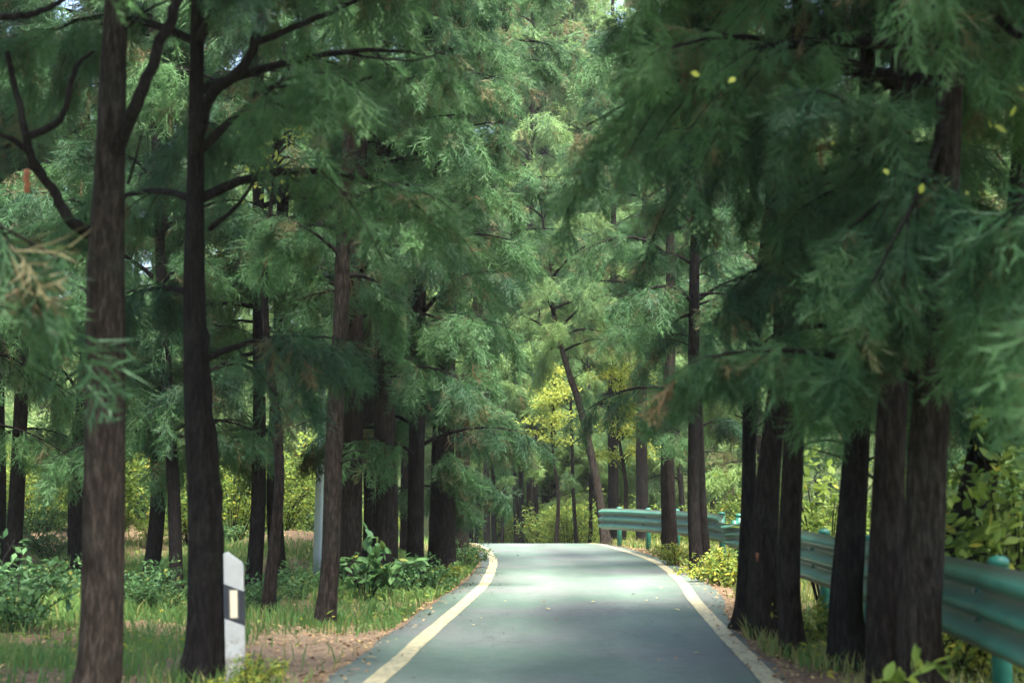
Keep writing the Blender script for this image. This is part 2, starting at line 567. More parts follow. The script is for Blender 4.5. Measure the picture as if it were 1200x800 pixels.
def make_crown(name, mats, rng, H, h0, Rm, nb=44, lib=SPR_MID, n_twig=9, n_spray=6, sc=1.0, axis=None, keep=None,
               extra=(), parent=None, dry=.05, up0=22, droop=.42, zvis=99, full_top=0):
    """crown mesh in tree space (trunk base at the origin). axis(z)->(x,y). keep(az,z)->bool drops boughs.
    extra: explicit boughs (start, end) in tree space"""
    mb = MB(); PS, XD, UP, TI, SC, FI = [], [], [], [], [], []
    bl = []
    zs = h0 + (H - h0) * np.sort(rng.uniform(0, 1, nb) ** .92)
    if full_top:            # close canopy high over the road
        zs = np.concatenate([zs, rng.uniform(zvis + .9, H - .6, full_top)]); nb = len(zs)
    az = rng.uniform(0, 6.283) + np.arange(nb) * 2.39996 + rng.normal(0, .35, nb)
    for z, a in zip(zs, az):
        t = (z - h0) / (H - h0)
        prof = (.72 + .9 * t) if t < .3 else .99 * (1 - ((t - .3) / .7) ** 1.5) + .12
        ln = Rm * prof * rng.uniform(.62, 1.12) * (1.3 if full_top and z > zvis else 1)
        if keep is not None and not keep(a % (2 * math.pi), z, ln): continue
        el = R(up0 + 34 * t + rng.normal(0, 9))
        d = np.array([math.cos(a) * math.cos(el), math.sin(a) * math.cos(el), math.sin(el)])
        ax = np.array([0, 0]) if axis is None else axis(z)
        bl.append((np.array([ax[0], ax[1], z]), d, max(ln, .5), droop * rng.uniform(.6, 1.3), 1.0))
    for st, en in extra:
        st = np.asarray(st, float); en = np.asarray(en, float)
        dr = .25
        v = en - st; ln = np.linalg.norm(v)
        d = v + np.array([0, 0, dr * ln]); L = np.linalg.norm(d)
        bl.append((st, d / L, L, dr * ln / L, 1.0))
    for st, d, ln, dr, w in bl:
        nt = max(4, int(round(n_twig * (.55 + .28 * ln))))
        hi = min(path_z(st, d, ln, dr)) > zvis          # well above anything the road sees: coarser sprays
        path, tw, p, x, u = bough_sprays(rng, st, d, ln, dr, nt, n_spray // 2 if hi else n_spray, dry, sc)
        v, q, t_ = tube(path, np.linspace(.012 + .014 * ln, .005, len(path)), 5, False)
        mb.add(v, q=q, mi=1)
        for w_ in tw:
            v, q, t_ = tube(w_, np.linspace(.007, .003, 4), 3, False)
            mb.add(v, q=q, mi=1)
        bt = rng.normal(.5, .22)
        isdry = rng.uniform() < dry
        n = len(p)
        tt = np.stack([np.clip(bt + rng.normal(0, .16, n), 0, 1),
                       np.where(rng.uniform(0, 1, n) < (.65 if isdry else .07), rng.uniform(.35, .95, n), rng.uniform(0, .08, n)), 0 * p[:, 0]], 1)
        PS.append(p); XD.append(x); UP.append(u); TI.append(tt); SC.append(sc * rng.uniform(.6, 1.2, n) * (1.35 if hi else 1)); FI.append(np.full(n, hi))
    PS, XD, UP, SC, TI, FI = [np.concatenate(a_) for a_ in (PS, XD, UP, SC, TI, FI)]
    for m, lb in ((~FI, lib), (FI, SPR_FAR)):
        if m.any():
            v, t, c = place_sprays(lb, PS[m], XD[m], UP[m], SC[m], TI[m], rng)
            mb.add(v, t=t, mi=0); mb.c[-1] = c
    return mb.build(name, mats, parent)


def make_trunk(name, mat, rng, pts, rad, parent, sides=22, rows=90, flare=.35, rough=.10):
    """pts: path in tree space; rad: radii at pts"""
    pa = smooth_path(pts, rows)
    tt = np.linspace(0, 1, rows)
    rr = np.interp(tt * (len(rad) - 1), np.arange(len(rad)), rad)
    hgt = np.linalg.norm(pa - pa[0], axis=1)
    rr = rr * (1 + flare * np.exp(-hgt / .14) + .11 * np.exp(-hgt / .6))
    a = np.linspace(0, 2 * np.pi, sides, endpoint=False)
    ph = rng.uniform(0, 6, 6)
    A, Hh = np.meshgrid(a, hgt)
    mod = 1 + rough * (.6 * np.sin(3 * A + ph[0] + .35 * Hh) + .5 * np.sin(5 * A + ph[1] - .5 * Hh) + .45 * np.sin(8 * A + ph[2] + .9 * np.sin(Hh * .8 + ph[3]))) \
        + flare * .35 * np.exp(-Hh / .2) * np.sin(4 * A + ph[4]) + .03 * np.sin(Hh * 3.1 + ph[5] + A)
    mod = mod * (1 + .05 * np.sin(2 * A + ph[1]) * np.sin(Hh * 1.4 + ph[2]))
    pa[0, 2] -= .15
    v, q, t = tube(pa, rr, sides, True, mod)
    mb = MB(); mb.add(v, t=t, q=q)
    return mb.build(name, mat, parent, True)


def limb(rng, parent, mat, pts, r0, r1, name="branch", n=22, sides=8):
    pa = smooth_path(pts, n)
    pa[1:-1] += rng.normal(0, r0 * .12, (n - 2, 3))
    v, q, t = tube(pa, np.linspace(r0, r1, n), sides, True)
    mb = MB(); mb.add(v, t=t, q=q)
    return mb.build(name, mat, parent, True)



LEAF4 = np.array([[0, 0, 0], [.45, -.26, .06], [1, 0, -.05], [.45, .26, .06]])
LEAF_T = np.array([[0, 1, 2], [0, 2, 3]])
LEAF8 = np.array([[0, 0, 0], [.25, -.19, .03], [.5, -.25, .03], [.78, -.15, 0], [1, 0, -.06], [.78, .15, 0], [.5, .25, .03], [.25, .19, .03], [.5, 0, -.02]])
LEAF8_T = np.array([[0, 1, 8], [1, 2, 8], [2, 3, 8], [3, 4, 8], [4, 5, 8], [5, 6, 8], [6, 7, 8], [7, 0, 8]])


def leaves(pos, xd, up, size, tint, tmpl=LEAF4, tt=LEAF_T):
    x = norm(xd); y = norm(np.cross(up, x)); z = np.cross(x, y)
    B = np.stack([x, y, z], 1) * size[:, None, None]
    v = (tmpl @ B) + pos[:, None, :]
    k = len(tmpl)
    t = (tt[None] + (np.arange(len(pos)) * k)[:, None, None]).reshape(-1, 3)
    return v.reshape(-1, 3), t, np.repeat(tint, k, axis=0)


def leaves_(pos, rng):
    n = len(pos)
    return leaves(pos, rng.normal(0, 1, (n, 3)), norm(rng.normal(0, .5, (n, 3)) + [0, -1, .3]), rng.uniform(.05, .085, n), np.stack([rng.uniform(.5, 1, n), 0 * pos[:, 0], 0 * pos[:, 0]], 1), LEAF8, LEAF8_T)


# ------------------------------------------------------------------ the roadside cypresses, one by one
def hero(label, base, axis_px, width_m, H, seed, bark='bark', h0=2.0, Rm=2.2, nb=40, lib=SPR_FINE, sc=.78, n_twig=9, n_spray=11,
         keep=None, extra_px=(), branches=(), crown=True, fol='cypress', dry=.05, flare=.3, group="old cypresses lining the road", low_twigs=0, up0=22):
    """base (px, d); axis_px [(px, py)...] upward at the same distance; width_m trunk diameters along it"""
    rng = np.random.default_rng(seed)
    b = GD(*base); d = base[1]
    H = min(H, max(6.0 + .29 * d, 11.0 if d < 14.6 else 0)); nb = int(nb * .78)
    root = empty("cypress_tree", b, label, "tree", group)
    pts = [np.zeros(3)] + [P(x, y, d + (a[0] if a else 0)) - b for (x, y, *a) in axis_px]
    top = pts[-1]; slope = np.clip((pts[-1] - pts[-2]) / max(pts[-1][2] - pts[-2][2], .1), -.16, .16)
    n_up = 3
    for i in range(1, n_up + 1):
        z = top[2] + (H - top[2]) * i / n_up
        k = (z - top[2]) * (.5 if i > 1 else .8)
        pts.append(np.array([top[0] + slope[0] * k + rng.normal(0, .06), top[1] + slope[1] * k + rng.normal(0, .1), z]))
    w = [.87 * v for v in width_m]; w = w + [w[-1] * f for f in (.75, .45, .10)]
    make_trunk("trunk", M[bark], rng, pts, np.array(w) / 2, root, flare=flare)
    pa = np.array(pts)
    axis = lambda z: np.array([np.interp(z, pa[:, 2], pa[:, 0]), np.interp(z, pa[:, 2], pa[:, 1])])
    if crown:
        extra = []
        for e in extra_px:
            (sx, sy, sd), (tx, ty, td) = e
            extra.append((P(sx, sy, d + sd) - b, P(tx, ty, d + td) - b))
        make_crown("crown", [M[fol], M['bark_dark']], rng, H, h0, Rm, nb, lib, n_twig, n_spray, sc, axis, keep, extra, root, dry, up0, zvis=CAMH + .37 * d + 1.2, full_top=(26 if b[0] < 0 else 15) if d < 14.6 else 0)
    for br in branches:
        pl, r0, r1 = br
        limb(rng, root, M['bark_dark'], [P(x, y, d + dd) - b for x, y, dd in pl], r0, r1)
    # dead twig stubs low on the trunk
    for i in range(low_twigs):
        z = rng.uniform(1.2, h0 + 1.2); a = rng.uniform(0, 6.28); ax = axis(z)
        s = np.array([ax[0], ax[1], z]); dd = np.array([math.cos(a), math.sin(a), rng.uniform(-.1, .5)])
        ln = rng.uniform(.25, .7)
        limb(rng, root, M['bark_dark'], [s, s + dd * ln * .5 + [0, 0, .03], s + dd * ln + [0, 0, -.05]], .012, .004, "dead_twig", 8, 5)
    return root


def facing(amin, amax, zlim):
    """keep boughs whose azimuth (deg, 0 = right, 90 = away, 270 = to the camera) lies in a range below zlim; all above"""
    def f(a, z, ln):
        if z > zlim: return True
        a = math.degrees(a)
        return any(lo <= a + k <= hi for lo, hi in ((amin, amax),) for k in (0, 360, -360))
    return f


# --- left row
hero("thickest bare trunk near the front left with crooked limbs reaching left", (114, 8.6),
     [(116, 760), (119, 550), (122, 400), (123, 300), (127, 200), (131, 100), (137, 0)], [.29, .27, .255, .25, .245, .21, .19, .17], 12.5, 11,
     'bark_warm', 4.1, 2.5, 36, keep=facing(60, 200, 5.0), low_twigs=2,
     branches=[([(104, 275, 0), (82, 258, -.1), (62, 225, -.1), (38, 190, -.2), (24, 130, -.2), (8, 60, -.3)], .040, .018),
               ([(52, 205, -.1), (20, 166, -.3), (-30, 150, -.5)], .022, .012),
               ([(30, 160, -.2), (70, 140, -.3), (88, 80, -.3), (110, 60, -.3)], .026, .010),
               ([(132, 190, 0), (160, 120, -.25), (182, 68, -.3), (212, -10, -.4)], .045, .030),
               ([(150, 215, -.1), (160, 180, -.3), (168, 150, -.35)], .010, .004),
               ([(-40, 22, -.8), (40, 16, -.6), (90, -10, -.5)], .025, .014)])
hero("near double trunk standing right behind the white marker post", (240, 10.1),
     [(240, 740), (237, 600), (232, 500), (228, 350), (228, 260), (230, 150), (232, 0)], [.27, .26, .22, .20, .17, .15, .13, .11], 12.5, 12,
     'bark_dark', 2.0, 2.5, 46, keep=facing(-75, 215, 5.5), low_twigs=2,
     branches=[([(256, 806, -.02), (255, 720, -.02), (252, 620, 0), (246, 520, .02), (238, 420, .05), (231, 330, .06)], .072, .045),
               ([(228, 190, 0), (245, 115, -.3), (285, 80, -.4), (304, 30, -.45), (312, -20, -.5)], .045, .026),
               ([(300, 50, -.45), (350, 30, -.5), (400, 8, -.6), (460, -20, -.7)], .028, .012),
               ([(298, 110, -.4), (325, 122, -.5), (352, 126, -.5), (395, 106, -.6), (436, 90, -.6)], .024, .010),
               ([(352, 125, -.5), (340, 85, -.5), (332, 55, -.5)], .010, .005),
               ([(395, 60, -.6), (440, 68, -.6), (490, 70, -.5), (530, 56, -.4)], .012, .004),
               ([(246, 268, 0), (272, 246, -.2), (290, 225, -.2), (304, 196, -.2)], .020, .008)])
hero("slender straight grey brown trunk in front of the grey lamp pole", (385, 14.4),
     [(387, 660), (391, 550), (394, 480), (400, 370), (404, 250)], [.22, .20, .195, .19, .18, .16], 13.0, 13, 'bark_warm', 3.2, 2.1, 40, keep=facing(-70, 230, 4.4), flare=.2, low_twigs=3)
hero("dark brown trunk just right of the slender trunk by the lamp pole", (413, 19.0),
     [(413, 600), (414, 500), (416, 400), (418, 280)], [.32, .30, .29, .27, .24], 13.5, 14, 'bark', 2.6, 2.2, 42, lib=SPR_MID, keep=facing(-70, 260, 3.6), flare=.2, low_twigs=2)
hero("thin dark trunk squeezed between two thicker trunks behind the broad leaved shrub", (433, 22.0),
     [(433, 600), (432, 500), (431, 380)], [.22, .20, .19, .17], 12.5, 15, 'bark_dark', 2.4, 2.0, 38, lib=SPR_MID)
hero("stout furrowed trunk rising straight behind the broad leaved shrub", (454, 19.2),
     [(453, 600), (452, 520), (450, 400), (450, 280)], [.36, .34, .32, .29, .24], 14, 16, 'bark', 2.1, 2.4, 46, lib=SPR_MID, keep=facing(-80, 260, 3.0), low_twigs=2)
hero("near black straight trunk right of the stout furrowed one, shaded by low sprays", (488, 19.6),
     [(488, 600), (489, 520), (491, 400), (494, 280)], [.27, .26, .25, .22, .18], 14, 17, 'bark_dark', 1.7, 2.0, 46, lib=SPR_MID, low_twigs=1)
hero("thick dark trunk wrapped in hanging green sprays nearest the left edge line", (519, 22.5),
     [(519, 600), (520, 520), (522, 420), (528, 280)], [.46, .43, .40, .36, .28], 14.5, 18, 'bark_dark', 1.1, 1.25, 56, lib=SPR_MID, sc=.8, up0=12, low_twigs=1)
hero("leaning lighter trunk at the road bend, last in the left row", (540, 25.0),
     [(541, 560), (546, 470), (555, 390), (568, 300)], [.34, .30, .28, .24, .2], 14, 19, 'bark', 4.6, 2.0, 34, lib=SPR_MID, keep=facing(80, 230, 5.5),
     extra_px=(((562, 320, 0), (620, 300, 1.5)), ((566, 290, 0), (655, 270, 2.0))))
def surface_patch(parent, mat, c, rx, rz, name, label):
    a = np.linspace(0, 6.283, 10, endpoint=False); k = 1 + .25 * np.sin(3 * a + c[0])
    mb = MB()
    v = [[0, -.012, 0]] + [[rx * .6 * math.cos(q) * f, -.010, rz * .6 * math.sin(q) * f] for q, f in zip(a, k)] + [[rx * math.cos(q) * f, .03, rz * math.sin(q) * f] for q, f in zip(a, k)]
    tr = [[0, 1 + i, 1 + (i + 1) % 10] for i in range(10)] + [[1 + i, 11 + i, 11 + (i + 1) % 10] for i in range(10)] + [[1 + i, 11 + (i + 1) % 10, 1 + (i + 1) % 10] for i in range(10)]
    mb.add(np.array(v) + c, t=tr)
    o = mb.build(name, M[mat], parent, True); o["label"] = label
    return o


M['raw_wood'] = simple("raw_orange_wood", (.22, .085, .045), .9, .2, var=.35, scale=20)
L1 = [ob for ob in col.objects if ob.get("label", "").startswith("thickest bare trunk")][0]
lb = np.array(L1.location)
limb(np.random.default_rng(3), L1, M['raw_wood'], [P(31, 200, 8.38) - lb, P(31, 213, 8.38) - lb, P(32, 226, 8.4) - lb], .020, .019, "broken_stub", 8, 8)["label"] = "snapped branch stub with orange raw wood"
# --- right row
hero("largest reddish brown trunk at the lower right, leaning slightly right in front of the guardrail", (1078, 8.2),
     [(1078, 740), (1082, 640), (1086, 540), (1092, 470), (1100, 350), (1108, 200)], [.29, .265, .255, .25, .24, .2, .17], 12, 21, 'bark_warm', 1.95, 2.5, 46,
     keep=facing(-60, 200, 2.7), low_twigs=1, extra_px=(((1100, 300, 0), (1000, 430, -.5)), ((1105, 260, 0), (1190, 430, -.8)), ((1105, 200, 0), (960, 300, -.3)),
                                                       ((1105, 220, 0), (1160, 350, -1.0)), ((1105, 160, 0), (1040, 330, -.9))))
hero("dark furrowed trunk touching the largest right hand trunk on its left", (1034, 9.0),
     [(1036, 740), (1040, 620), (1044, 520), (1050, 400), (1056, 200)], [.29, .25, .24, .22, .2, .16], 12.5, 22, 'bark', 2.0, 2.3, 46, keep=facing(-80, 260, 2.6), low_twigs=2,
     extra_px=(((1050, 300, 0), (950, 430, .3)), ((1054, 200, 0), (930, 250, -.2))))
hero("tapering dark trunk with a broad foot standing alone in front of the guardrail", (989, 10.9),
     [(991, 720), (997, 630), (1002, 550), (1006, 460), (1010, 300)], [.31, .27, .25, .22, .2, .16], 12.5, 23, 'bark_dark', 1.8, 2.0, 44, low_twigs=2, flare=.5, keep=facing(-80, 150, 3.2))
hero("straight brown trunk right of the leaning pair by the guardrail", (925, 11.7),
     [(926, 700), (928, 600), (931, 500), (932, 380), (930, 240)], [.21, .20, .195, .18, .16, .13], 13, 24, 'bark', 1.9, 1.9, 42, keep=facing(-80, 110, 3.9), low_twigs=3)
hero("stout trunk with an orange bark scar close to the right edge line", (893, 13.0),
     [(894, 690), (898, 600), (905, 520), (915, 400), (912, 250), (905, 120)], [.32, .30, .27, .22, .17, .15, .12], 13, 25, 'bark', 2.9, 2.0, 38, keep=facing(-80, 100, 4.4), low_twigs=3)
hero("slim dark trunk leaning right across the stout scarred trunk, with a splayed foot", (868, 13.6),
     [(874, 680), (878, 580), (879, 480), (884, 390), (892, 330), (905, 200)], [.20, .17, .155, .145, .14, .12, .10], 13, 26, 'bark_dark', 3.9, 1.9, 36, flare=.7, keep=facing(-60, 110, 5.0), low_twigs=4)
hero("thin straight black trunk alone beside the yellow weeds at the right edge line", (813, 22.2),
     [(813, 600), (813, 500), (813, 400), (814, 310)], [.22, .205, .20, .19, .17], 14, 27, 'bark_dark', 3.9, 2.2, 44, lib=SPR_MID, low_twigs=8, flare=.15)
hero("short thick trunk in front of the straight far run of guardrail", (784, 28.0),
     [(784, 600), (783, 550), (784, 470), (786, 380)], [.34, .31, .30, .27, .22], 14, 28, 'bark', 2.1, 2.3, 46, lib=SPR_MID, low_twigs=1, flare=.2)
hero("small dark stem just behind the thin straight black trunk", (826, 24.5),
     [(824, 600), (822, 540), (820, 450)], [.15, .13, .12, .1], 10.5, 29, 'bark_dark', 2.1, 1.7, 34, lib=SPR_MID)
hero("crooked trunk leaning left over the far road end, where the guardrail stops", (709, 36.2),
     [(706, 610), (698, 560), (688, 510), (678, 470), (668, 440), (656, 400), (646, 350)], [.28, .25, .23, .21, .19, .17, .14, .12], 9.5, 30, 'bark_warm', 4.3, 2.6, 34, lib=SPR_MID, fol='cypress_painted_lit', flare=.15)
R5 = [ob for ob in col.objects if ob.get("label", "").startswith("stout trunk with an orange")][0]
surface_patch(R5, 'raw_wood', P(888, 652, 12.86) - np.array(R5.location), .013, .045, "bark_scar", "orange scar where bark has come off")
R3 = [ob for ob in col.objects if ob.get("label", "").startswith("tapering dark trunk")][0]
yl = np.array([P(x, y, 7.3 + .25 * math.sin(x)) - np.array(R3.location) for x, y in [(862, 91), (975, 170), (1196, 94), (1193, 103), (1158, 140), (1185, 137), (1180, 155), (1108, 219), (1134, 224), (1078, 227), (1178, 288), (1166, 337), (1158, 372), (1175, 378), (820, 88), (1040, 205)]])
v, tr, c = leaves_(yl, np.random.default_rng(8))
mb = MB(); mb.add(v, t=tr, c=c); mb.build("yellow_leaves", M['leaf_yellow'], R3)["label"] = "yellow leaves caught in the hanging green sprays"
R1 = [ob for ob in col.objects if ob.get("label", "").startswith("largest reddish")][0]
limb(np.random.default_rng(4), R1, M['bark_dark'], [P(x, y, d) - np.array(R1.location) for x, y, d in [(1106, -60, 8.2), (1145, -5, 7.6), (1180, 32, 7.2), (1225, 60, 6.9)]], .035, .015)
# --- behind the guardrail
hero("dark trunk leaning right, half hidden by leafy growth behind the near guardrail", (1128, 11.0),
     [(1132, 640), (1145, 580), (1160, 500), (1178, 400)], [.36, .33, .30, .26, .2], 12, 31, 'bark_dark', 1.9, 2.4, 42)
hero("dim trunk behind the far guardrail under yellow leaves", (752, 37.0), [(752, 560), (752, 500), (753, 420)], [.36, .34, .32, .26], 14, 32, 'bark_dark', 5.2, 2.5, 44, lib=SPR_MID)
hero("dim trunk beside the end of the far guardrail", (719, 40.0), [(719, 570), (718, 500), (718, 420)], [.36, .34, .30, .25], 15, 33, 'bark_dark', 5.4, 2.5, 44, lib=SPR_MID)

# --- second row and the wood beyond: a few trees grown once, then copied
def variant(seed, H, h0, Rm, nb, lib, sc, bark, fol, dry=.05):
    rng = np.random.default_rng(seed)
    root = empty("cypress_tree", (0, 0, -50), None, None)
    wob = lambda z: [rng.normal(0, .06), rng.normal(0, .06), z]
    pts = [[0, 0, 0], wob(H * .12), wob(H * .3), wob(H * .55), wob(H * .8), [0, 0, H]]
    make_trunk("trunk", M[bark], rng, pts, np.array([.22, .20, .18, .15, .09, .03]) / 2, root, 16, 40, .25)
    pa = np.array(pts)
    axis = lambda z: np.array([np.interp(z, pa[:, 2], pa[:, 0]), np.interp(z, pa[:, 2], pa[:, 1])])
    make_crown("crown", [M[fol], M['bark_dark']], rng, H, h0, Rm, nb, lib, 9, 7, sc, axis, None, (), root, dry)
    return root


VAR = [variant(501, 13, 2.2, 2.3, 38, SPR_MID, 1.0, 'bark_dark', 'cypress'),
       variant(502, 14, 2.6, 2.6, 40, SPR_MID, 1.05, 'bark_dark', 'cypress'),
       variant(503, 12, 1.8, 2.2, 36, SPR_MID, 1.0, 'bark_dark', 'cypress', .12),
       variant(504, 16, 2.6, 3.0, 52, SPR_FAR, 1.1, 'bark', 'cypress_painted_lit', .08),
       variant(505, 15, 3.2, 2.9, 48, SPR_FAR, 1.1, 'bark_dark', 'cypress_painted_lit', .12),
       variant(506, 13, 3.6, 2.2, 22, SPR_FAR, 1.0, 'bark_dark', 'cypress_painted_lit', .06),
       variant(507, 12, 3.8, 1.9, 18, SPR_FAR, 1.0, 'bark_dark', 'cypress_painted_lit', .06)]
used = set()


def plant_tree(i, x, y, label, group, rz, sc, lean=(0, 0)):
    src = VAR[i]
    z = float(ground_z(x, y))
    if i not in used:
        r = src; used.add(i)
    else:
        r = src.copy(); col.objects.link(r)
        for ch in src.children:
            c = ch.copy(); c.parent = r; col.objects.link(c)
    r.location = (x, y, z - .03); r.rotation_euler = (lean[0], lean[1], rz); r.scale = (sc, sc, sc * (1 + .06 * math.sin(7 * x + y)))
    tag(r, label, "tree", group)
    return r


W1 = "trunks standing in the left wood"
for (px, d, i, sc, lean, lab) in [
        (22, 21.0, 0, 1.05, (0, 0), "dark straight trunk right of the pale footed slim one at the left edge"),
        (8, 23.5, 1, .80, (0, -.03), "slim trunk with a pale foot at the far left edge of the wood"),
        (95, 25.0, 2, 1.0, (0, 0), "trunk almost hidden behind the thickest front left trunk"),
        (150, 31.0, 0, .9, (0, .02), "faint thin trunk deep in the wood right of the thickest front left trunk"),
        (183, 19.5, 2, .95, (0, 0), "upright stem of the forked pair seen between the two nearest left trunks"),
        (214, 18.0, 1, .75, (0, -.16), "slanting stem of the forked pair seen between the two nearest left trunks"),
        (301, 18.8, 0, .88, (0, 0), "left one of two straight black trunks right of the white marker post"),
        (331, 19.2, 2, .98, (0, 0), "right one of two straight black trunks, midway between marker post and lamp pole"),
        (478, 27.0, 1, 1.0, (0, 0), "trunk filling the gap behind the two darkest trunks of the left row")]:
    b = GD(px, d)
    plant_tree(i, b[0], b[1], lab, W1, px * .7, sc, lean)
for (px, d, i, sc, lab) in [(622, 54.0, 3, 1.5, "tallest lightened cypress over the end of the road"), (588, 60.0, 4, 1.65, "tall lightened cypress left behind the tallest one at the road end"),
                            (672, 57.0, 3, 1.6, "tall lightened cypress right of the tallest one at the road end"), (648, 62.0, 4, 1.75, "tall lightened cypress between and behind the two tallest at the road end"),
                            (700, 60.0, 3, 1.6, "tall lightened cypress behind the end of the guardrail")]:
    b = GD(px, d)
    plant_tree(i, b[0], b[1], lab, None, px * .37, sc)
FC = "slim trunks beyond the road crest"
for (px, d, i, sc, lean, lab) in [
        (571, 46.0, 5, 1.0, (0, 0), "thickest dark trunk beyond the crest at the road's left side"),
        (581, 50.0, 6, .85, (0, .03), "slim trunk close right of the thickest trunk beyond the crest"),
        (557, 52.0, 6, .75, (0, -.02), "thin trunk close left of the thickest trunk beyond the crest"),
        (588, 47.0, 5, .62, (0, .16), "slim trunk leaning right beyond the crest"),
        (604, 50.0, 6, .95, (0, 0), "left one of the two touching trunks beyond the middle of the road end"),
        (612, 51.5, 5, .95, (0, 0), "right one of the two touching trunks beyond the middle of the road end"),
        (631, 50.0, 6, .80, (0, 0), "short dark trunk alone beyond the middle of the road end"),
        (675, 46.0, 5, .62, (0, .10), "thin trunk leaning right left of the crooked trunk at the road end"),
        (689, 47.0, 6, .66, (0, 0), "thin upright trunk just left of the crooked trunk at the road end")]:
    b = GD(px, d)
    plant_tree(i, b[0], b[1], lab, FC, px * .9, sc, lean)
# deeper trees, told apart by nothing but their place in the wood
rngT = np.random.default_rng(77)
deep = []
for (x0, x1, y0, y1, n, lab, grp) in [(-16, -5.5, 13, 25, 8, "cypress deep in the left wood behind the front trunks", "deep trees of the left wood"),
                                      (5.8, 17, 15, 48, 9, "cypress behind the guardrail in the dim right wood", "deep trees of the right wood"),
                                      (-9, 9, 56, 72, 9, "tall lightened cypress closing the view beyond the road end", "tall trees closing the view")]:
    k = 0; tries = 0
    while k < n and tries < 4000:
        tries += 1
        x, y = rngT.uniform(x0, x1), rngT.uniform(y0, y1)
        if abs(x - road_x(y)) < (3.4 if y < 60 else 2.5) or any((x - a) ** 2 + (y - b) ** 2 < 5.0 for a, b in deep): continue
        px = 600 + x / y * F
        if x > -8 and y > 33 and x < 0 and y < 50: continue
        if abs(px - 350) < 60 and x0 < -5 and y < 44: continue          # the sunlit gap stays open
        deep.append((x, y)); k += 1
        i = int(rngT.integers(0, 3)) if y < 30 else int(rngT.choice([1, 3, 4]))
        if y > 53: i = int(rngT.choice([3, 4]))
        plant_tree(i, x, y, lab, grp, rngT.uniform(0, 6.28), rngT.uniform(.9, 1.15) * (1.18 if y > 53 else 1), (rngT.normal(0, .03), rngT.normal(0, .03)))

# the avenue goes on behind the camera
for (x, y, i) in [(-3.7, 5.6, 0), (-3.6, .4, 1), (3.5, 5.9, 1), (3.0, 2.6, 0), (2.6, -1.6, 2)]:
    plant_tree(i, x, y, "cypress of the avenue where it goes on behind the camera", "avenue behind the camera", 3.1 * y, .92)

# --- the far wood: one mass on the slope
def far_wood():
    rng = np.random.default_rng(900)
    mb = MB(); PS, XD, UP, TI, SC = [], [], [], [], []
    spots = []
    while len(spots) < 84:
        y = rng.uniform(58, 105); x = rng.uniform(-.62, .62) * y
        if len(spots) < 8: x = [1.5, 4.6, 7.4, -2, 3.0, 6, -5, 9][len(spots)]; y = [64, 63, 66, 67, 70, 72, 70, 64][len(spots)]
        elif y < 66 and abs(x) < 9: continue
        if any((x - a) ** 2 + (y - b) ** 2 < (5 if len(spots) < 8 else 14) for a, b in spots): continue
        spots.append((x, y))
    for x, y in spots:
        z = float(ground_z(x, y)); H = rng.uniform(21, 29) + (8 if y < 73 and abs(x) < 9.5 else 0); r = rng.uniform(2.8, 3.8)
        v, q, t = tube(np.array([[x, y, z - .3], [x + rng.normal(0, .2), y, z + H * .5], [x, y, z + H]]), [.2, .13, .02], 7)
        mb.add(v, q=q, mi=1)
        n = 720
        t = rng.uniform(0, 1, n) ** .85
        a = rng.uniform(0, 6.283, n)
        rad = r * np.where(t < .25, .6 + 1.6 * t, 1.03 * (1 - ((t - .25) / .75) ** 2.2) + .06) * np.sqrt(rng.uniform(.15, 1, n)) * (1 + .25 * np.sin(3 * a + 9 * t + x))
        p = np.stack([x + rad * np.cos(a), y + rad * np.sin(a), z + 2.4 + t * (H - 2.4)], 1)
        d = np.stack([np.cos(a), np.sin(a), rng.normal(-.35, .4, n)], 1) + rng.normal(0, .35, (n, 3))
        PS.append(p); XD.append(d); UP.append(norm(rng.normal(0, .6, (n, 3)) + [0, -.2, .5]))
        bt = rng.uniform(.35, .75)
        TI.append(np.stack([np.clip(bt + rng.normal(0, .18, n), 0, 1), np.clip(rng.normal(.05, .1, n), 0, 1), 0 * t], 1)); SC.append(rng.uniform(1.5, 2.5, n))
    v, t, c = place_sprays(SPR_FAR, np.concatenate(PS), np.concatenate(XD), np.concatenate(UP), np.concatenate(SC), np.concatenate(TI), rng)
    mb.add(v, t=t, mi=0); mb.c[-1] = c
    return tag(mb.build("far_wood", [M['cypress_painted_lit'], M['bark_dark']]), "hazy green mass of trees closing the view far behind the road", "wood", kind="stuff")


far_wood()

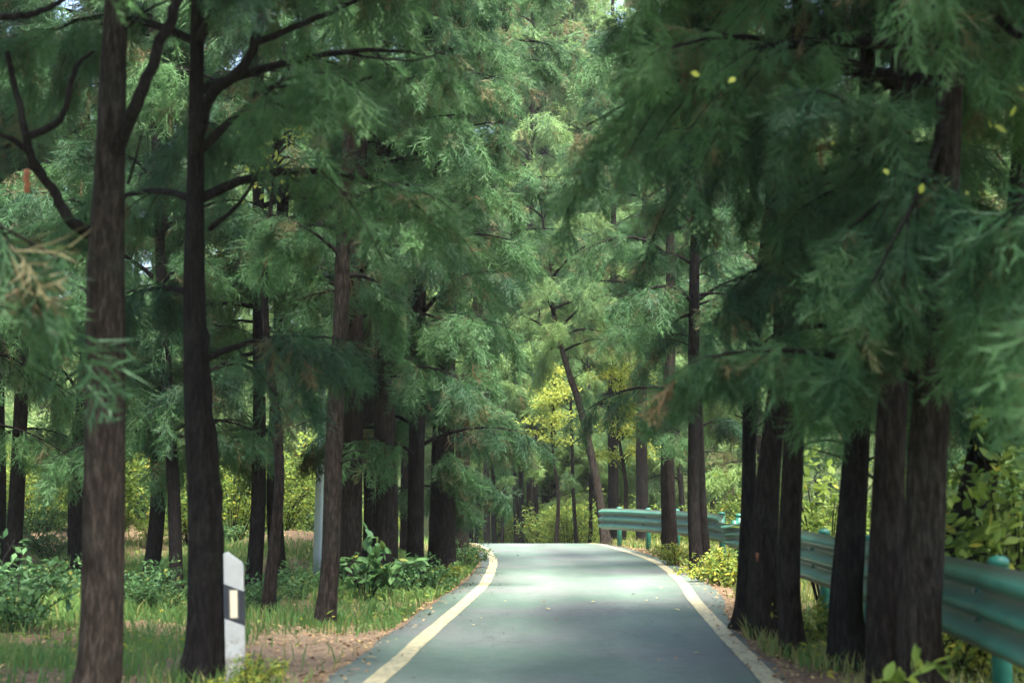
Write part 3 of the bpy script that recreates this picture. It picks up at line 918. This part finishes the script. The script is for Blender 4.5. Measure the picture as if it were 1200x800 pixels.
# ------------------------------------------------------------------ shrubs and undergrowth
def leafy(name, parent, rng, n_stem, h, r, n_leaf, size, mat, dry=.06, lean=(0, 0), tmpl=LEAF4, tt=LEAF_T, low=.15, sprig=.22, droop=.25, part=("stems", "foliage")):
    """stems fanning out from the base with side twigs carrying leaves"""
    st = MB(); PS, XD, UP, TI, SZ = [], [], [], [], []
    per = max(1, n_leaf // n_stem)
    for i in range(n_stem):
        a = rng.uniform(0, 6.283); k = math.sqrt(rng.uniform(.02, 1)); hh = h * rng.uniform(.6, 1.05) * (1 - .35 * k * k)
        e = np.array([math.cos(a) * r * k + lean[0], math.sin(a) * r * k + lean[1], hh])
        b = np.array([e[0] * .12, e[1] * .12, -.05])
        mid = b * .45 + e * .55 + [e[0] * -.12, e[1] * -.12, hh * .12]
        pa = smooth_path([b, mid, e], 7)
        v, q, t = tube(pa, np.linspace(.004 + .004 * h, .002, 7), 4, False); st.add(v, q=q)
        bt = rng.uniform(.2, .8)
        m = per
        f = low + (1 - low) * rng.uniform(0, 1, m) ** .8
        p = np.stack([np.interp(f, np.linspace(0, 1, 7), pa[:, c]) for c in range(3)], 1)
        grp = rng.integers(0, max(2, m // 6), m)
        off = rng.normal(0, 1, (grp.max() + 1, 3)) * [1, 1, .6]
        ff = rng.uniform(low, 1, grp.max() + 1)
        pc = np.stack([np.interp(ff, np.linspace(0, 1, 7), pa[:, c]) for c in range(3)], 1)
        along = rng.uniform(.25, 1, m)
        p = pc[grp] + off[grp] * sprig * h * .5 * along[:, None] + rng.normal(0, .02, (m, 3))
        for gi in range(grp.max() + 1):
            v, q, t = tube(np.stack([pc[gi], pc[gi] + off[gi] * sprig * h * .5]), [.003, .0015], 3, False); st.add(v, q=q)
        p[:, 2] = np.maximum(p[:, 2], .02)
        d = norm(off[grp] * .6 + rng.normal(0, .6, (m, 3)) + [0, 0, -droop])
        PS.append(p); XD.append(d); UP.append(norm(rng.normal(0, .45, (m, 3)) + [0, -.15, .8]))
        TI.append(np.stack([np.clip(bt + rng.normal(0, .2, m), 0, 1), np.where(rng.uniform(0, 1, m) < dry, rng.uniform(.4, 1, m), 0), 0 * f], 1))
        SZ.append(size * rng.uniform(.55, 1.25, m))
    v, t, c = leaves(np.concatenate(PS), np.concatenate(XD), np.concatenate(UP), np.concatenate(SZ), np.concatenate(TI), tmpl, tt)
    st.build(part[0], M['bark_dark'], parent)
    mb = MB(); mb.add(v, t=t, c=c)
    return mb.build(part[1], M[mat], parent)


def bush_variant(seed, **kw):
    r = empty("bush", (0, 0, -40))
    leafy("bush", r, np.random.default_rng(seed), **kw)
    return r


BV = [bush_variant(601, n_stem=26, h=1.6, r=1.0, n_leaf=2600, size=.085, mat='leaf'),
      bush_variant(602, n_stem=30, h=2.1, r=1.2, n_leaf=3000, size=.09, mat='leaf', dry=.14),
      bush_variant(603, n_stem=22, h=1.1, r=.9, n_leaf=1900, size=.075, mat='leaf_dark'),
      bush_variant(604, n_stem=24, h=2.6, r=1.3, n_leaf=3200, size=.10, mat='leaf', dry=.10),
      bush_variant(605, n_stem=20, h=.55, r=.55, n_leaf=1100, size=.06, mat='leaf', dry=.35),
      bush_variant(606, n_stem=18, h=.6, r=.5, n_leaf=900, size=.06, mat='leaf_dark', dry=.04)]
usedb = set()


def plant_bush(i, x, y, label, group, sc=1.0, rz=0.0, name="bush", cat="bush"):
    src = BV[i]
    if i not in usedb:
        r = src; usedb.add(i)
    else:
        r = src.copy(); col.objects.link(r)
        for ch in src.children:
            c = ch.copy(); c.parent = r; col.objects.link(c)
    r.location = (x, y, float(ground_z(x, y)) - .02); r.rotation_euler = (0, 0, rz); r.scale = (sc, sc, sc)
    return tag(r, label, cat, group)


rngB = np.random.default_rng(31)
placed = []


def scatter_bushes(n, x0, x1, y0, y1, kinds, lab, grp, smin, smax, gap=.9, ok=lambda x, y: True):
    k = t = 0
    while k < n and t < 3000:
        t += 1
        x, y = rngB.uniform(x0, x1), rngB.uniform(y0, y1)
        if abs(x - road_x(y)) < 3.0 or not ok(x, y) or any((x - a) ** 2 + (y - b) ** 2 < gap * gap for a, b in placed): continue
        placed.append((x, y)); k += 1
        plant_bush(int(rngB.choice(kinds)), x, y, lab, grp, rngB.uniform(smin, smax), rngB.uniform(0, 6.28))


scatter_bushes(55, -15, -4.4, 27, 40, [0, 1, 3, 0, 1, 3, 2], "sunlit yellow green bush behind the left wood", "sunlit bushes behind the left wood", .8, 1.3, 1.1)
scatter_bushes(12, -12, -4.8, 24, 35, [0, 2, 2], "low bush among the dark trunks of the left wood", "low bushes among the left trunks", .45, .8, 1.0)
scatter_bushes(40, -6.5, 8, 47, 58, [0, 1, 3], "bright bush beyond the road crest", "bright bushes beyond the road crest", .8, 1.3, 1.2, lambda x, y: True)
scatter_bushes(24, 4.6, 13, 9, 40, [0, 1, 3, 2], "leafy bush growing behind the guardrail", "bushes behind the guardrail", .6, 1.05, 1.0, lambda x, y: x - road_x(y) > 3.6)

for (px, d, i, sc, lab) in [
        (790, 25.2, 4, .9, "small yellow weed bush by the thin straight black trunk"),
        (846, 20.2, 4, 1.15, "yellow weed bush under the bent guardrail"),
        (826, 20.6, 4, .9, "yellow green weed bush right of the thin straight black trunk"),
        (955, 12.5, 4, .9, "pale weed bush between two trunks at the foot of the guardrail"),
        (1130, 10.2, 4, 1.0, "weed bush under the near guardrail post"),
        (1165, 10.6, 5, 1.1, "green weed bush under the near guardrail at the right edge"),
        (30, 13.5, 5, 1.5, "green leafy weed at the far left edge beside the dirt"),
        (-10, 15.5, 5, 1.7, "taller green weed at the left edge, cut by the frame"),
        (70, 17.0, 2, .6, "low dark bush left of the thickest front left trunk"),
        (165, 16.5, 5, 1.2, "low green weed between the two nearest left trunks"),
        (195, 15.8, 2, .55, "low bush at the foot of the forked pair of stems"),
        (283, 15.6, 5, .9, "green weed just behind the white marker post"),
        (315, 16.2, 5, 1.0, "green weed at the foot of the two straight black trunks"),
        (352, 17.6, 2, .5, "dark low bush left of the lamp pole"),
        (300, 9.6, 4, .55, "yellow weed at the right foot of the white marker post"),
        (470, 18.4, 5, 1.1, "bright low weed at the foot of the stout furrowed trunk"),
        (505, 18.8, 5, 1.0, "green weed at the foot of the darkest left row trunks"),
        (545, 24.4, 2, .6, "dark bush right beside the white line at the bend"),
        (530, 21.2, 4, .6, "yellowish weed by the asphalt at the bend")]:
    b = GD(px, d)
    placed.append((b[0], b[1]))
    plant_bush(i, b[0], b[1], lab, None, sc, px * 1.3, "weed_bush", "bush")

# the broad leaved shrub by the left row
b = GD(432, 17.6)
r = empty("broadleaf_shrub", b, "broad leaved green shrub in front of the stout furrowed trunk", "shrub")
leafy("shrub", r, np.random.default_rng(41), n_stem=11, h=.80, r=.42, n_leaf=260, size=.16, mat='leaf_dark', dry=.03, tmpl=LEAF8, tt=LEAF8_T, low=.3, sprig=.3)
# sprig at the foot of the biggest right trunk
b = GD(1066, 7.45)
r = empty("sapling", b, "tiny broad leaved sapling in front of the largest right hand trunk", "sapling")
leafy("sapling", r, np.random.default_rng(42), n_stem=4, h=.56, r=.17, n_leaf=30, size=.12, mat='leaf', dry=0, tmpl=LEAF8, tt=LEAF8_T, low=.78, sprig=.25)
# big leafy growth at the right edge behind the rail
for (px, d, h, rr, n, sd, lab) in [(1185, 10.2, 2.3, .75, 620, 43, "broad leaved bush rising above the near guardrail at the right edge"),
                                   (1120, 12.6, 2.0, .7, 480, 44, "broad leaved bush behind the guardrail right of the largest trunk"),
                                   (965, 16.0, 2.2, .9, 520, 45, "light green broad leaved bush seen behind the guardrail between two trunks")]:
    b = GD(px, d)
    r = empty("broadleaf_bush", b, lab, "bush", "broad leaved bushes behind the guardrail")
    leafy("bush", r, np.random.default_rng(sd), n_stem=14, h=h, r=rr, n_leaf=int(1.9 * n), size=.115, mat='leaf', dry=.04, tmpl=LEAF8, tt=LEAF8_T, low=.25, sprig=.3)


def broadleaf_tree(px, d, h, h0, rr, n, size, mat, seed, label, dry=.05):
    rng = np.random.default_rng(seed); b = GD(px, d)
    r = empty("broadleaf_tree", b, label, "tree")
    make_trunk("trunk", M['bark'], rng, [[0, 0, 0], [.1, 0, h * .3], [-.1, .05, h * .65], [.05, 0, h]], [.07, .055, .035, .01], r, 10, 24)
    PS, XD, TI, SZ = [], [], [], []; mb = MB()
    for k in range(26):
        z = h0 + (h - h0) * rng.uniform(0, 1); a = rng.uniform(0, 6.283); t = (z - h0) / (h - h0)
        ln = rr * (1 - .6 * t) * rng.uniform(.5, 1.1)
        e = np.array([math.cos(a) * ln, math.sin(a) * ln, z + .35 * ln])
        pa = smooth_path([[0, 0, z], e * [.5, .5, 1] + [0, 0, .05], e], 6)
        v, q, _ = tube(pa, np.linspace(.018, .004, 6), 4, False); mb.add(v, q=q, mi=1)
        m = n // 26; f = rng.uniform(.25, 1.05, m)
        p = np.stack([np.interp(f, np.linspace(0, 1, 6), pa[:, c]) for c in range(3)], 1) + rng.normal(0, .16, (m, 3)) * [1, 1, .5]
        PS.append(p); XD.append(rng.normal(0, 1, (m, 3)) + [0, 0, -.3]); bt = rng.uniform(.3, .8)
        TI.append(np.stack([np.clip(bt + rng.normal(0, .2, m), 0, 1), np.where(rng.uniform(0, 1, m) < dry, .7, 0), 0 * f], 1)); SZ.append(size * rng.uniform(.6, 1.2, m))
    PS = np.concatenate(PS)
    v, t, c = leaves(PS, np.concatenate(XD), norm(rng.normal(0, .4, PS.shape) + [0, -.25, .8]), np.concatenate(SZ), np.concatenate(TI))
    mb.add(v, t=t, mi=0, c=c)
    mb.build("crown", [M[mat], M['bark']], r)
    return r


broadleaf_tree(728, 37.6, 4.9, 1.5, 1.35, 4200, .105, 'leaf_yellow', 51, "small tree with yellow autumn leaves behind the far end of the guardrail", .15)
broadleaf_tree(650, 44.5, 5.6, 3.0, 1.1, 2600, .11, 'leaf_yellow', 52, "small yellow green tree left of the crooked trunk at the road end")
broadleaf_tree(775, 40.0, 15.0, 11.2, 1.2, 520, .13, 'leaf_yellow', 53, "tall thin tree showing a patch of yellow leaves high above the road")
broadleaf_tree(318, 15.5, 5.4, 4.5, .5, 150, .09, 'leaf_yellow', 54, "slim sapling with a few yellow leaves high between the left trunks")
# ------------------------------------------------------------------ guardrail
def rail_paint():
    k = NT("weathered_teal_paint")
    tc = k.n("TexCoord"); geo = k.n("NewGeometry")
    n1 = k.noise(3.0, 5, .65, geo.outputs["Position"]); n2 = k.noise(22, 5, .7, geo.outputs["Position"])
    c = k.ramp(n1.outputs[0], [(.30, (.016, .092, .062)), (.55, (.030, .145, .10)), (.78, (.095, .155, .115))]).outputs[0]
    dirt = k.ramp(n2.outputs[0], [(.48, (0, 0, 0)), (.70, (.75, .75, .75))]).outputs[0]
    at = k.n("Attribute", attribute_name="tint"); sep = k.n("SeparateColor"); k.l(at.outputs["Color"], sep.inputs[0])
    mx = k.n("Math", operation='MULTIPLY_ADD', use_clamp=True); k.l(dirt, mx.inputs[0]); mx.inputs[1].default_value = .8; k.l(sep.outputs[0], mx.inputs[2])
    c = k.mix(mx.outputs[0], c, (.105, .09, .068))
    k.l(c, k.b.inputs["Base Color"]); k.set(.42, .5)
    k.bump(n2.outputs[0], .15, .004)
    return k.m


M['rail'] = rail_paint()
M['post'] = simple("teal_post_paint", (.012, .125, .085), .5, .5, var=.3, scale=9)
M['bolt'] = simple("galvanised_bolt", (.22, .23, .22), .45, .5, .6)
RAILP = [(2.30, 3.0), (2.36, 5.0), (2.57, 7.15), (2.80, 9.4), (2.93, 12), (3.00, 14.5), (3.14, 18.0), (3.40, 20.0), (3.66, 23.0), (3.72, 26.5), (3.35, 30.5), (2.62, 33.6), (2.15, 35.3)]
rp = smooth_path([(x, y, 0) for x, y in RAILP], 900)
seg = np.concatenate([[0], np.cumsum(np.linalg.norm(np.diff(rp, axis=0), axis=1))])
RL = seg[-1]


def rail_at(s):
    p = np.array([np.interp(s, seg, rp[:, 0]), np.interp(s, seg, rp[:, 1])])
    q = np.array([np.interp(s + .05, seg, rp[:, 0]), np.interp(s + .05, seg, rp[:, 1])]) if s + .05 < RL else None
    if q is None:
        q = p; p0 = np.array([np.interp(s - .05, seg, rp[:, 0]), np.interp(s - .05, seg, rp[:, 1])]); t = q - p0
    else:
        t = q - p
    t /= np.linalg.norm(t)
    return p, t, np.array([-t[1], t[0]])     # left normal = towards the road


guard = empty("guardrail", (2.7, 9.4, float(ground_z(2.8, 9.4))), "weathered teal three wave steel guardrail on round posts along the right verge", "guardrail")
GB = np.array(guard.location)
PROF = []
for k in range(3):                      # three waves, 0.506 high
    z0 = -.253 + k * .169
    PROF += [(-.044, z0), (-.042, z0 + .014), (.036, z0 + .056), (.050, z0 + .074), (.050, z0 + .095), (.036, z0 + .113), (-.042, z0 + .155)]
PROF.append((-.038, .253))
PROF = np.array(PROF)
RAILZ = .63


def rail_top(y):
    return float(base_z(y)) + RAILZ


def beam(s0, s1, proud):
    ss_ = np.arange(s0, s1 + .001, .16)
    V, C = [], []
    for s in ss_:
        p, t, n = rail_at(s)
        dent = math.exp(-((p[1] - 23.8) / 1.4) ** 2)
        tw = .20 * dent * math.sin((p[1] - 23.8) * 2.2)
        zc = rail_top(p[1]) - .05 * dent + .004 * math.sin(s * 1.7)
        for o, z in PROF:
            k = 1 - .28 * dent
            oo = (o * (1 - .3 * dent) + proud) + tw * z * 1.6 + .14 * dent + .03 * dent * math.sin(40 * z + 3 * p[1])
            q = p + n * oo
            V.append([q[0], q[1], zc + z * k])
            C.append([.62 if o < 0 else .0, 0, 0])
    m = len(PROF); V = np.array(V) - GB; C = np.array(C)
    V2 = V.copy(); V2[:, 0] += .004      # sheet thickness
    nn = len(ss_)
    i = np.arange(nn - 1)[:, None] * m; j = np.arange(m - 1)[None, :]
    q = np.stack([i + j, i + m + j, i + m + j + 1, i + j + 1], -1).reshape(-1, 4)
    off = nn * m
    e = np.concatenate([np.stack([np.arange(nn - 1) * m, np.arange(nn - 1) * m + off, np.arange(1, nn) * m + off, np.arange(1, nn) * m], 1),
                        np.stack([np.arange(nn - 1) * m + m - 1, np.arange(1, nn) * m + m - 1, np.arange(1, nn) * m + m - 1 + off, np.arange(nn - 1) * m + m - 1 + off], 1)])
    q = np.concatenate([q, q[:, ::-1] + off, e])
    mb = MB(); mb.add(np.vstack([V, V2]), q=q, c=np.vstack([C, C]))
    o = mb.build("beam", M['rail'], guard, True)
    return o


L = 4.32
k = 0
s = 0.0
while s < RL - .4:
    b_ = beam(s, min(s + L, RL - .05), .004 * (k % 2) + .002)
    p, t, n = rail_at(s + L / 2)
    if abs(p[1] - 23.8) < 2.4: b_["label"] = "dented guardrail beam buckled outwards"
    s += L - .3; k += 1
s = 1.55
while s < RL:
    p, t, n = rail_at(s)
    c = p - n * .16
    gz = float(ground_z(c[0], c[1]))
    topz = rail_top(p[1]) + .258
    mb = MB(); v, q, t_ = tube(np.array([[c[0], c[1], gz - .2], [c[0], c[1], (gz + topz) / 2], [c[0], c[1], topz]]) - GB, .057, 16)
    mb.add(v, t=t_, q=q); po = mb.build("post", M['post'], guard, False)
    mb = MB(); v, q, t_ = tube(np.array([[c[0], c[1], topz - .03], [c[0], c[1], topz + .004], [c[0], c[1], topz + .02], [c[0], c[1], topz + .03]]) - GB, [.061, .061, .05, .02], 16)
    mb.add(v, t=t_, q=q); mb.build("cap", M['post'], po, False)
    mb = MB(); m_ = p - n * .075
    ang = math.atan2(t[1], t[0]); ca, sa = math.cos(ang), math.sin(ang)
    mb.box((0, 0, 0), (.10, .085, .34))
    for i_ in range(len(mb.v)):
        v = mb.v[i_].copy(); x_, y_ = v[:, 0].copy(), v[:, 1].copy()
        v[:, 0] = ca * x_ - sa * y_; v[:, 1] = sa * x_ + ca * y_
        mb.v[i_] = v + np.array([m_[0], m_[1], rail_top(p[1])]) - GB
    mb.build("spacer", M['post'], guard, False)
    for zz in (-.085, .085):
        q_ = p + n * -.024
        mb = MB(); v, q, t_ = tube(np.array([[q_[0], q_[1], 0], [q_[0] + n[0] * .018, q_[1] + n[1] * .018, 0]]) + np.array([0, 0, rail_top(p[1]) + zz]) - GB, .014, 8)
        mb.add(v, t=t_, q=q); mb.build("bolt", M['bolt'], guard, False)
    s += 2.0

# ------------------------------------------------------------------ white marker post
M['white'] = simple("marker_white", (.46, .47, .45), .6, .35, var=.22, scale=5)
M['black'] = simple("marker_black", (.018, .022, .03), .5, .4, var=.3, scale=12)
M['galv_rim'] = simple("reflector_rim", (.16, .15, .13), .5, .4)
M['reflector'] = simple("marker_reflector", (.80, .68, .46), .25, .6, var=.08, scale=60)


def prism(name, mat, outline, y0, y1, parent, bev=.0):
    """outline (x,z) counter clockwise seen from -Y"""
    o = np.asarray(outline, float); n = len(o)
    f = np.column_stack([o[:, 0], np.full(n, y0), o[:, 1]]); b = np.column_stack([o[:, 0], np.full(n, y1), o[:, 1]])
    me = bpy.data.meshes.new(name)
    faces = [list(range(n)), list(range(2 * n - 1, n - 1, -1))] + [[i, i + n, (i + 1) % n + n, (i + 1) % n] for i in range(n)]
    me.from_pydata([tuple(v) for v in np.vstack([f, b])], [], faces)
    me.materials.append(mat)
    ob = bpy.data.objects.new(name, me); col.objects.link(ob); ob.parent = parent
    if bev:
        md = ob.modifiers.new("bevel", 'BEVEL'); md.width = bev; md.segments = 2; md.limit_method = 'ANGLE'
    return ob


def muddy_white():
    k = NT("muddy_marker_white")
    tc = k.n("TexCoord"); sx = k.n("SeparateXYZ"); k.l(tc.outputs["Object"], sx.inputs[0])
    n1 = k.noise(11, 6, .7, tc.outputs["Object"]); n2 = k.noise(4, 4, .6, tc.outputs["Object"])
    c = k.ramp(n2.outputs[0], [(.3, (.36, .37, .35)), (.7, (.50, .51, .49))]).outputs[0]
    # splashed soil and algae in flecks
    h = k.n("MapRange"); k.l(sx.outputs[2], h.inputs[0]); h.inputs[1].default_value = .0; h.inputs[2].default_value = .5; h.inputs[3].default_value = .22; h.inputs[4].default_value = -.06
    ad = k.n("Math", operation='ADD'); k.l(n1.outputs[0], ad.inputs[0]); k.l(h.outputs[0], ad.inputs[1])
    c = k.mix(k.ramp(ad.outputs[0], [(.55, (0, 0, 0)), (.70, (.8, .8, .8))]).outputs[0], c, (.15, .13, .085))
    k.l(c, k.b.inputs["Base Color"]); k.set(.6, .35)
    return k.m


M['white'] = muddy_white()
b = GD(284, 10.05)
mp_ = empty("marker_post", b, "white roadside marker post with slanted top, black band and pale reflector", "marker post", rz=R(8))
mp_.rotation_euler[1] = R(-2.2)
w = .068
prism("post_body", M['white'], [(-w, -.25), (w, -.25), (w, .825), (w - .012, .85), (-w + .030, .925), (-w, .915)], -.045, .045, mp_, .007)
bd = prism("black_band", M['black'], [(-w - .003, .475), (w + .003, .415), (w + .003, .650), (-w - .003, .710)], -.049, .049, mp_, .004)
prism("reflector_rim", M['galv_rim'], [(-.034, .465), (.030, .465), (.030, .667), (-.034, .667)], -.052, -.0485, bd, .002)
prism("reflector", M['reflector'], [(-.026, .473), (.022, .473), (.022, .659), (-.026, .659)], -.055, -.0485, bd, .003)

# ------------------------------------------------------------------ grey lamp pole behind the slender trunk
M['galv'] = simple("galvanised_steel", (.36, .42, .43), .45, .5, .35, var=.12, scale=4)
M['rubber'] = simple("dark_fitting", (.02, .022, .024), .5, .4)
dp = 20.5
b = GD(375, dp)
pole = empty("lamp_pole", b, "pale grey tapered steel lamp pole between the sunlit gap and the slender trunk", "lamp pole")
t1 = P(381, 322, dp) - b
mb = MB(); v, q, t_ = tube(np.linspace([0, 0, -.1], t1, 10), np.linspace(.068, .042, 10), 20); mb.add(v, t=t_, q=q); mb.build("shaft", M['galv'], pole, True)
mb = MB(); v, q, t_ = tube(np.array([[0, 0, -.05], [0, 0, .012]]), .13, 20); mb.add(v, t=t_, q=q); mb.build("base_plate", M['galv'], pole, False)
mb = MB(); v, q, t_ = tube(np.array([[0, 0, 0], [0, 0, .09], [0, 0, .11]]) + t1 - [0, 0, .06], [.05, .05, .02], 16); mb.add(v, t=t_, q=q); mb.build("pole_cap", M['galv'], pole, False)
mb = MB(); a_ = smooth_path([t1 + [-.09, -.05, -.16], t1 + [-.06, -.06, -.07], t1 + [.02, -.07, -.045], t1 + [.17, -.05, -.03]], 14)
v, q, t_ = tube(a_, np.linspace(.045, .02, 14), 10); mb.add(v, t=t_, q=q); mb.build("cable_clamp", M['rubber'], pole, True)

# ------------------------------------------------------------------ grass, litter, leaves
def scatter_ground(n, x0, x1, y0, y1, dens, rng):
    x = rng.uniform(x0, x1, n); u = rng.uniform(0, 1, n)
    y = y0 * (y1 / y0) ** u                         # denser close by
    k = rng.uniform(0, 1, n) < dens(x, y)
    return x[k], y[k]




def d_left(x, y):
    e = el(x, y)
    bare = (1 - ss(1.0, 2.3, e + .35 * nz(x, y, 1.5, 9))) * (1 - ss(13.4, 15.6, y + .7 * nz(x, y, 2, 2)))
    patch = np.clip(.55 + .9 * nz(x, y, .9, 4), .12, 1)
    return np.where(e > .05, (1 - .985 * bare) * patch, 0) * np.where(e < 0, 0, 1) * (1 - .75 * ss(22, 27, y) * (1 - ss(34, 38, y)))


def d_right(x, y):
    e = er(x, y)
    return np.where(e > .06, ss(.05, .7, e + .2 * nz(x, y, 3, 2)) * np.clip(.45 + .8 * nz(x, y, 1.3, 8), .08, 1), 0)


rngG = np.random.default_rng(5)
def grass(name, n, box, dens, label, hmin, hmax, dry):
    x, y = scatter_ground(n, *box, dens, rngG)
    # tufts that gather round the feet of the trunks
    for ob in [q for q in col.objects if q.name.startswith(("cypress_tree", "marker_post"))]:
        bx, by = ob.location[0], ob.location[1]
        if box[0] < bx < box[1] and box[2] < by < 30:
            k = 420; r_ = .10 + np.abs(rngG.normal(0, .16, k)); a_ = rngG.uniform(0, 6.283, k) + .8 * np.sin(bx * 9)
            xx, yy = bx + r_ * np.cos(a_), by + r_ * np.sin(a_); kk = off_road(xx, yy) > .05
            x = np.concatenate([x, xx[kk]]); y = np.concatenate([y, yy[kk]])
    m = len(x); z = ground_z(x, y)
    h = rngG.uniform(hmin, hmax, m) * np.clip(.7 + .5 * nz(x, y, 1.7, 6), .35, 1.3)
    a = rngG.uniform(0, 6.283, m); w = rngG.uniform(.003, .0065, m) * (1 + y / 30)
    lean = rngG.uniform(.1, .75, m) * h; la = rngG.uniform(0, 6.283, m)
    b = np.stack([x, y, z - .01], 1); s = np.stack([np.cos(a) * w, np.sin(a) * w, 0 * w], 1)
    t = b + np.stack([np.cos(la) * lean, np.sin(la) * lean, h], 1)
    md = b + np.stack([np.cos(la) * lean * .3, np.sin(la) * lean * .3, h * .6], 1)
    V = np.stack([b - s, b + s, md + s * .7, md - s * .7, t], 1).reshape(-1, 3)
    i = np.arange(m)[:, None] * 5
    tri = np.concatenate([i + [0, 1, 2], i + [0, 2, 3], i + [3, 2, 4]])
    patch = np.clip(.5 + .5 * nz(x, y, .8, 12), 0, 1)
    c = np.stack([np.clip(patch + rngG.normal(0, .2, m), 0, 1), np.where(rngG.uniform(0, 1, m) < dry * (1.4 - patch), rngG.uniform(.4, 1, m), 0), 0 * x], 1)
    o = mesh_np(name, V, tri, None, np.repeat(c, 5, axis=0), [M['grassy']])
    return tag(o, label, "grass", kind="stuff")


grass("grass", 300000, (-11, -.5, 7.5, 40), d_left, "short green grass on the left verge", .05, .26, .14)
grass("grass", 120000, (2.2, 7.5, 7.5, 42), d_right, "dry yellowish grass under the guardrail", .05, .28, .7)


def ground_cover(n, box, dens, label, dry):
    x, y = scatter_ground(n, *box, dens, rngG)
    m = len(x); z = ground_z(x, y) + rngG.uniform(.01, .22, m) * np.clip(.6 + .6 * nz(x, y, 1.2, 7), .15, 1.2)
    p = np.stack([x, y, z], 1)
    c = np.stack([rngG.uniform(.1, 1, m), np.where(rngG.uniform(0, 1, m) < dry, rngG.uniform(.4, 1, m), 0), 0 * x], 1)
    v, t, cc = leaves(p, rngG.normal(0, 1, (m, 3)) * [1, 1, .35], norm(rngG.normal(0, .35, (m, 3)) + [0, 0, .8]), rngG.uniform(.025, .07, m) * (1 + y / 60), c)
    return tag(mesh_np("ground_cover", v, t, None, cc, [M['leaf']]), label, "ground cover", kind="stuff")


ground_cover(42000, (-11, -.5, 8, 40), lambda x, y: d_left(x, y) * np.clip(.3 + nz(x, y, .7, 21), 0, 1), "small leafy weeds mixed into the left verge grass", .12)
ground_cover(26000, (2.2, 7.5, 8, 42), lambda x, y: d_right(x, y) * np.clip(.45 + nz(x, y, .9, 22), 0, 1), "yellowing leafy weeds along the guardrail", .45)

k_ = NT("dead_leaf")
at_ = k_.n("Attribute", attribute_name="tint"); sp_ = k_.n("SeparateColor"); k_.l(at_.outputs["Color"], sp_.inputs[0])
k_.l(k_.ramp(sp_.outputs[0], [(0, (.06, .035, .02)), (.4, (.17, .10, .05)), (.75, (.30, .20, .09)), (1, (.46, .40, .14))]).outputs[0], k_.b.inputs["Base Color"]); k_.set(.75, .2)
M['dead_leaf'] = k_.m
x, y = scatter_ground(90000, -9, 6.5, 7.5, 36, lambda x, y: np.where(el(x, y) > 0, .20 + .5 * ss(-.2, .6, nz(x, y, 1.1, 33)), np.where(er(x, y) > 0, .45 * (1 - ss(.4, 1.6, er(x, y))) + .12, .42 * ss(-.32, 0, np.maximum(el(x, y), er(x, y))) ** 1.5 + .004)), rngG)
m = len(x)
v, t, cc = leaves(np.stack([x, y, np.where(np.maximum(el(x, y), er(x, y)) < .05, base_z(y) + .022, ground_z(x, y)) + rngG.uniform(.002, .025, m)], 1), rngG.normal(0, 1, (m, 3)) * [1, 1, .12], norm(rngG.normal(0, .3, (m, 3)) + [0, 0, 1]),
                  rngG.uniform(.025, .06, m), np.stack([rngG.beta(2, 2, m), 0 * x, 0 * x], 1))
tag(mesh_np("leaf_litter", v, t, None, cc, [M['dead_leaf']]), "brown dead leaves lying over the verges", "leaf litter", kind="stuff")

M['road_leaf'] = simple("pale_fallen_leaf", (.50, .44, .20), .6, .3, var=.25, scale=30)
M['dark_leaf'] = simple("dark_fallen_leaf", (.07, .05, .04), .7, .3, var=.25, scale=30)
rngL = np.random.default_rng(9)
lv = None
for (px, py, big, mat, lab) in [(639, 715, 1.0, 'road_leaf', "largest pale leaf lying left of the middle of the road"), (564, 727, .8, 'road_leaf', "pale leaf lying near the left white line"),
                                (698, 707, .8, 'road_leaf', "pale leaf lying alone in the middle of the road"), (757, 705, .7, 'road_leaf', "left one of two pale leaves close together on the right half of the road"),
                                (770, 702, .7, 'road_leaf', "right one of two pale leaves close together on the right half of the road"), (789, 716, 1.1, 'road_leaf', "yellow leaf lying just inside the right white line"),
                                (590, 706, .6, 'road_leaf', "small pale leaf lying farthest up the left half of the road"), (552, 735, .6, 'road_leaf', "small pale leaf lying nearest on the left half of the road"),
                                (813, 768, .8, 'road_leaf', "faint pale leaf lying nearest on the right half of the road"), (745, 698, .8, 'dark_leaf', "dark leaf lying on the right half of the road"),
                                (584, 676, .7, 'dark_leaf', "dark leaf lying inside the left white line at the bend")]:
    p = G(px, py); p[2] = float(base_z(p[1])) + .024
    sz = .075 * big
    v = (LEAF8 * [sz, sz * 1.1, sz * 1.6])
    o = mesh_np("fallen_leaf", v, LEAF8_T, None, None, [M[mat]])
    o.location = p; o.rotation_euler = (0, 0, rngL.uniform(0, 6.28))
    md = o.modifiers.new("solid", 'SOLIDIFY'); md.thickness = .0015
    tag(o, lab, "leaf", "leaves fallen on the road")

# ------------------------------------------------------------------ the air (name haze)
def air():
    mb = MB(); mb.box((0, 25, 26), (520, 500, 68))
    m = bpy.data.materials.new("air"); m.use_nodes = True
    nt = m.node_tree
    nt.nodes.remove(nt.nodes["Principled BSDF"])
    pv = nt.nodes.new("ShaderNodeVolumePrincipled")
    pv.inputs["Color"].default_value = (.93, .97, .94, 1)
    pv.inputs["Density"].default_value = HAZE
    pv.inputs["Anisotropy"].default_value = .2
    nt.links.new(pv.outputs[0], nt.nodes["Material Output"].inputs["Volume"])
    return tag(mb.build("haze", [m]), kind="stuff")


HAZE = .0003
if HAZE:
    air()
